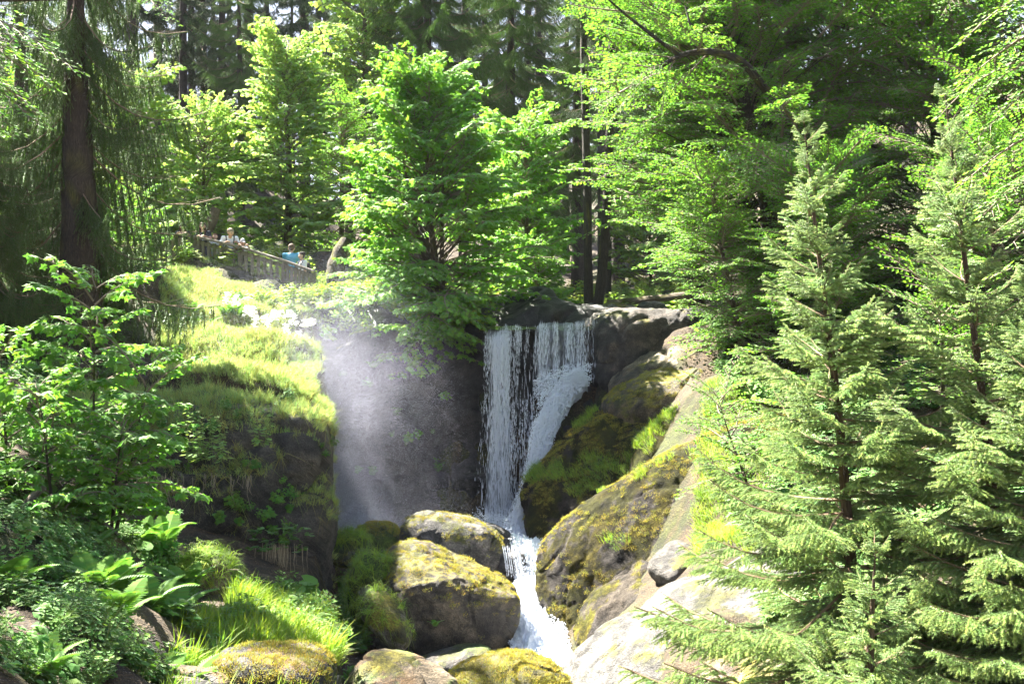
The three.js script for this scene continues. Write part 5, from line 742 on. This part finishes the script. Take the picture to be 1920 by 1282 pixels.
function person(o) {
  const { label, pos, yaw = 0, H = 1.7, bend = 0, shirt, legs, hair, skin = [0.5, 0.31, 0.22], hands, look = 0, nod = 0, long = false, bald = false, cap, pack, sleeve = 0.5, print, wide = 1 } = o, k = H / 1.7, S = skin;
  const t = thing('person', label, 'person', pos), up = (x, y, z) => { const dy = y - 0.92, c = Math.cos(bend), s = Math.sin(bend); return V(x * k, (0.92 + dy * c - z * s) * k, (dy * s + z * c - 0.25 * bend) * k); }, lo = (x, y, z) => V(x * k, y * k, z * k);
  const sh = 0.185 * wide, torso = print ? (p) => (Math.abs(p[0]) < 0.09 && p[1] > 1.13 * k && p[1] < 1.3 * k && p[2] > 0.05 && Math.sin(p[0] * 90 + p[1] * 40) > -0.3 ? [0.65, 0.65, 0.68] : shirt) : shirt;
  const bones = [[up(0, 0.95, 0), up(0, 1.1, 0), 0.125 * k * wide, 0.115 * k, torso], [up(-0.055, 1.12, 0.01), up(0.055, 1.12, 0.01), 0.105 * k, 0.105 * k, torso], [up(-0.075, 1.3, 0), up(0.075, 1.3, 0), 0.115 * k, 0.115 * k, torso], [up(-sh, 1.4, -0.01), up(sh, 1.4, -0.01), 0.06 * k, 0.06 * k, shirt], [up(0, 1.42, 0), up(0, 1.52, 0.015), 0.052 * k, 0.048 * k, S], [lo(-0.08, 0.93, -0.03), lo(0.08, 0.93, -0.03), 0.12 * k, 0.12 * k, legs]];
  for (const s of [-1, 1]) {
    bones.push([lo(0.095 * s, 0.9, -0.02), lo(0.1 * s, 0.48, 0.02), 0.088 * k, 0.06 * k, legs], [lo(0.1 * s, 0.48, 0.02), lo(0.1 * s, 0.1, -0.02), 0.056 * k, 0.038 * k, legs], [lo(0.1 * s, 0.045, -0.04), lo(0.115 * s, 0.035, 0.15), 0.045 * k, 0.035 * k, [0.08, 0.08, 0.09]]);
  }
  const parts = [], palms = [];
  for (const s of [-1, 1]) {
    const A = up(sh * s, 1.4, -0.01), Hn = hands(s), mid = A.clone().lerp(Hn, 0.5), D = A.distanceTo(Hn), half = 0.27 * k, drop = Math.sqrt(Math.max(0, half * half - D * D / 4)), E = mid.add(V(s * 0.55, -0.65, -0.45).normalize().multiplyScalar(drop)), cut = A.clone().lerp(E, sleeve * 1.2);
    bones.push([A, cut, 0.056 * k, 0.05 * k, shirt], [cut, E, 0.043 * k, 0.038 * k, S], [E, Hn, 0.039 * k, 0.026 * k, S]); palms.push([E, Hn, s]);
  }
  parts.push(grow(bones, 0.016, 0.05));
  for (const [E, Hn, s] of palms) { // palm, four fingers of unequal length and a thumb at the side of the palm
    const d = Hn.clone().sub(E).normalize(), dn = V(0, -1, 0.25).addScaledVector(d, -V(0, -1, 0.25).dot(d)).normalize(), sd = V().crossVectors(d, dn).multiplyScalar(s), b = [], q = (u, v, w) => Hn.clone().addScaledVector(d, u * k).addScaledVector(sd, v * k).addScaledVector(dn, w * k);
    b.push([q(-0.01, 0, 0), q(0.07, -0.022, 0), 0.024 * k, 0.017 * k, S], [q(0, 0, 0), q(0.07, 0.022, 0), 0.022 * k, 0.016 * k, S]);
    [[-0.032, 0.055], [-0.011, 0.075], [0.011, 0.07], [0.031, 0.05]].forEach(([v, L]) => b.push([q(0.07, v, 0), q(0.07 + L * 0.55, v * 1.15, 0.012), 0.0095 * k, 0.0085 * k, S], [q(0.07 + L * 0.55, v * 1.15, 0.012), q(0.07 + L * 0.85, v * 1.2, 0.04), 0.0085 * k, 0.007 * k, S]));
    b.push([q(0.01, -0.025, 0), q(0.045, -0.06, 0.015), 0.012 * k, 0.0095 * k, S], [q(0.045, -0.06, 0.015), q(0.075, -0.066, 0.03), 0.0095 * k, 0.008 * k, S]);
    parts.push(grow(b, 0.006, 0.012));
  }
  // head with face, turned by look and nod
  const hc = up(0, 1.605, 0.03), q3 = new THREE.Quaternion().setFromEuler(new THREE.Euler(nod, look, 0, 'YXZ')), h = (x, y, z) => V(x * k, y * k, z * k).applyQuaternion(q3).add(hc);
  const eye = (p) => { const l = V(p[0], p[1], p[2]).sub(hc).applyQuaternion(q3.clone().invert()).multiplyScalar(1 / k); if (l.z > 0.06 && Math.abs(l.y - 0.005) < 0.009 && Math.abs(Math.abs(l.x) - 0.031) < 0.014) return [0.06, 0.045, 0.04]; if (l.z > 0.06 && Math.abs(l.y + 0.06) < 0.007 && Math.abs(l.x) < 0.024) return [0.4, 0.14, 0.12]; if (l.z > 0.06 && Math.abs(l.y - 0.028) < 0.005 && Math.abs(Math.abs(l.x) - 0.032) < 0.017) return hair; return S; };
  parts.push(grow([[h(0, 0.03, -0.02), h(0, 0.025, 0.0), 0.092 * k, 0.092 * k, eye], [h(0, -0.04, 0.035), h(0, -0.075, 0.045), 0.06 * k, 0.04 * k, eye], [h(-0.035, -0.01, 0.045), h(0.035, -0.01, 0.045), 0.04 * k, 0.04 * k, eye], [h(0, 0.0, 0.085), h(0, -0.03, 0.1), 0.01 * k, 0.015 * k, S], [h(-0.088, -0.005, -0.005), h(-0.092, -0.025, -0.005), 0.018 * k, 0.012 * k, S], [h(0.088, -0.005, -0.005), h(0.092, -0.025, -0.005), 0.018 * k, 0.012 * k, S]], 0.008, 0.03));
  put(t, 'body', joinMeshes(parts), M.skin);
  const hb = [[h(0, 0.05, -0.035), h(0, 0.06, -0.005), 0.096 * k, 0.09 * k, hair], [h(0, -0.01, -0.05), h(0, 0.03, -0.05), 0.075 * k, 0.09 * k, hair]];
  if (long) for (const s of [-1, 1]) hb.push([h(0.07 * s, 0.03, -0.03), h(0.085 * s, -0.12, -0.03), 0.045 * k, 0.04 * k, hair], [h(0.085 * s, -0.12, -0.03), h(0.1 * s, -0.32, 0.06), 0.04 * k, 0.022 * k, hair], [h(0.03 * s, 0, -0.07), h(0.04 * s, -0.3, -0.1), 0.07 * k, 0.04 * k, hair]);
  if (!bald) put(t, 'hair', joinMeshes([grow(hb, 0.01, 0.03)]), M.cloth);
  if (cap) put(t, 'cap', joinMeshes([grow([[h(0, 0.07, -0.01), h(0, 0.085, -0.01), 0.1 * k, 0.085 * k, cap], [h(-0.04, 0.06, 0.1), h(0.04, 0.06, 0.1), 0.012 * k, 0.012 * k, cap], [h(-0.03, 0.052, 0.16), h(0.03, 0.052, 0.16), 0.01 * k, 0.01 * k, cap], [h(-0.03, 0.058, 0.1), h(-0.02, 0.053, 0.16), 0.02 * k, 0.014 * k, cap], [h(0.03, 0.058, 0.1), h(0.02, 0.053, 0.16), 0.02 * k, 0.014 * k, cap]], 0.01, 0.02)]), M.cloth);
  if (pack) { const b = [[up(-0.09, 1.32, -0.17), up(-0.09, 1.05, -0.19), 0.075 * k, 0.085 * k, pack], [up(0.09, 1.32, -0.17), up(0.09, 1.05, -0.19), 0.075 * k, 0.085 * k, pack]]; const g = grow(b, 0.018, 0.08), st = []; for (const s of [-1, 1]) st.push([up(0.11 * s, 1.36, -0.14), up(0.125 * s, 1.455, 0.0), 0.022 * k, 0.022 * k, pack], [up(0.125 * s, 1.455, 0.0), up(0.115 * s, 1.33, 0.13), 0.022 * k, 0.022 * k, pack], [up(0.115 * s, 1.33, 0.13), up(0.12 * s, 1.15, 0.12), 0.022 * k, 0.02 * k, pack]); const bag = put(t, 'backpack', joinMeshes([g]), M.cloth); bag.userData.label = 'dark backpack'; put(bag, 'strap', joinMeshes([grow(st, 0.012, 0.02)]), M.cloth); }
  t.rotation.y = yaw; return t;
}
function railAt(px) { let best = null; for (let i = 0; i <= 200; i++) { const p = railCurve.getPoint(i / 200), q = 960 + p.x / -p.z * FOC; if (!best || Math.abs(q - px) < best[0]) best = [Math.abs(q - px), p]; } return best[1]; }
const stand = (px, back = 0.36) => { const p = railAt(px).clone(); p.x *= (1 + back / -p.z); p.z -= back; p.y -= RH; return p; };
const onRail = (w, back, dx = 0, y = RH + 0.075) => (s) => V(s * w + dx, y, back); // hands resting on the top rail, in the person's own frame
const BLK = [0.025, 0.025, 0.03], WHT = [0.75, 0.75, 0.77];
person({ label: 'person in black shirt and dark cap leaning at the left end of the railing', pos: stand(344), H: 1.55, yaw: 0.25, bend: 0.25, shirt: BLK, legs: [0.04, 0.04, 0.06], hair: [0.07, 0.04, 0.025], long: true, cap: [0.06, 0.06, 0.07], hands: onRail(0.14, 0.42), look: 0.2, nod: 0.15 });
person({ label: 'person with long dark hair in printed black T-shirt, hands on the railing', pos: stand(381), H: 1.64, yaw: 0.05, bend: 0.08, shirt: BLK, legs: [0.05, 0.06, 0.1], hair: [0.05, 0.028, 0.018], long: true, print: true, hands: onRail(0.1, 0.34, 0.02), wide: 1.08 });
person({ label: 'child in white top and sunglasses between the two adults', pos: stand(405), H: 1.38, yaw: 0.1, shirt: WHT, legs: [0.3, 0.32, 0.4], hair: [0.12, 0.06, 0.03], hands: (s) => V(s * 0.16, 0.75, 0.1) });
person({ label: 'man in white T-shirt with dark backpack bending over the railing', pos: stand(430, 0.42), H: 1.74, yaw: 0.45, bend: 0.55, shirt: WHT, legs: [0.1, 0.11, 0.16], hair: [0.25, 0.19, 0.14], pack: [0.03, 0.04, 0.06], hands: onRail(0.16, 0.4), look: 0.5, nod: 0.35, wide: 1.1 });
person({ label: 'boy in light shirt and pale cap leaning on the railing', pos: stand(456), H: 1.42, yaw: 0.3, bend: 0.2, shirt: [0.55, 0.55, 0.6], legs: [0.1, 0.11, 0.15], hair: [0.15, 0.09, 0.05], cap: [0.5, 0.5, 0.55], hands: onRail(0.14, 0.36), look: 0.3, nod: 0.25 });
person({ label: 'man in blue T-shirt seen from behind on the path', pos: stand(547, 0.7), H: 1.76, yaw: Math.PI + 0.1, bend: 0.12, shirt: [0.08, 0.33, 0.5], legs: [0.05, 0.06, 0.09], hair: [0.1, 0.06, 0.04], hands: (s) => V(s * 0.16, 1.0, 0.3), nod: 0.45, wide: 1.15 });
person({ label: 'dark-haired person in white T-shirt with small backpack looking left', pos: stand(567, 0.55), H: 1.62, yaw: -0.9, shirt: WHT, legs: [0.06, 0.07, 0.12], hair: [0.03, 0.02, 0.018], pack: [0.03, 0.03, 0.04], hands: (s) => V(s * 0.14, 0.95, 0.2), look: -0.3 });

// ------------------------------------------------------------------ spray mist drifting out of the gorge: fine droplets in the air
{
  const R = rng(33), g = new THREE.TetrahedronGeometry(1), N = 820000, list = [];
  for (let t = 0; t < N * 5 && list.length < N; t++) {
    const u = R(), v = R(), d = lerp(25.5, 31, R()), py = lerp(450, 1010, v), mid = lerp(525, 672, Math.pow(v, 0.75)), w = lerp(170, 140, v), px = mid + (R() + R() + R() - 1.5) * w * 1.2;
    const p = at(px, py, d), c = fbm(p.x * 0.55, p.y * 0.4 + p.x * 0.2, p.z * 0.5, 3);
    if (R() > sm(c, -0.35, 0.35) * sm(v + 0.12 * c, 0.0, 0.5) || p.y < ground(p.x, p.z)) continue;
    list.push(p);
  }
  const m = new THREE.InstancedMesh(g, new THREE.MeshPhysicalMaterial({ color: new THREE.Color(0.86, 0.86, 0.95), roughness: 1, transmission: 0.5, thickness: 0, side: THREE.DoubleSide }), list.length), o = new THREE.Object3D();
  list.forEach((p, i) => { o.position.copy(p); o.rotation.set(R() * 6, R() * 6, R() * 6); o.scale.setScalar(0.0014 + 0.0013 * R()); o.updateMatrix(); m.setMatrixAt(i, o.matrix); });
  m.name = 'spray_mist'; m.castShadow = true; scene.add(m); tag(m, 'fine spray mist drifting in the sunbeam before the recess', 'mist', null, 'stuff');
}
// thin forest air
scene.fog = new THREE.FogExp2(new THREE.Color(0.80, 0.84, 1.0), 0.0001);

renderer.render(scene, camera);
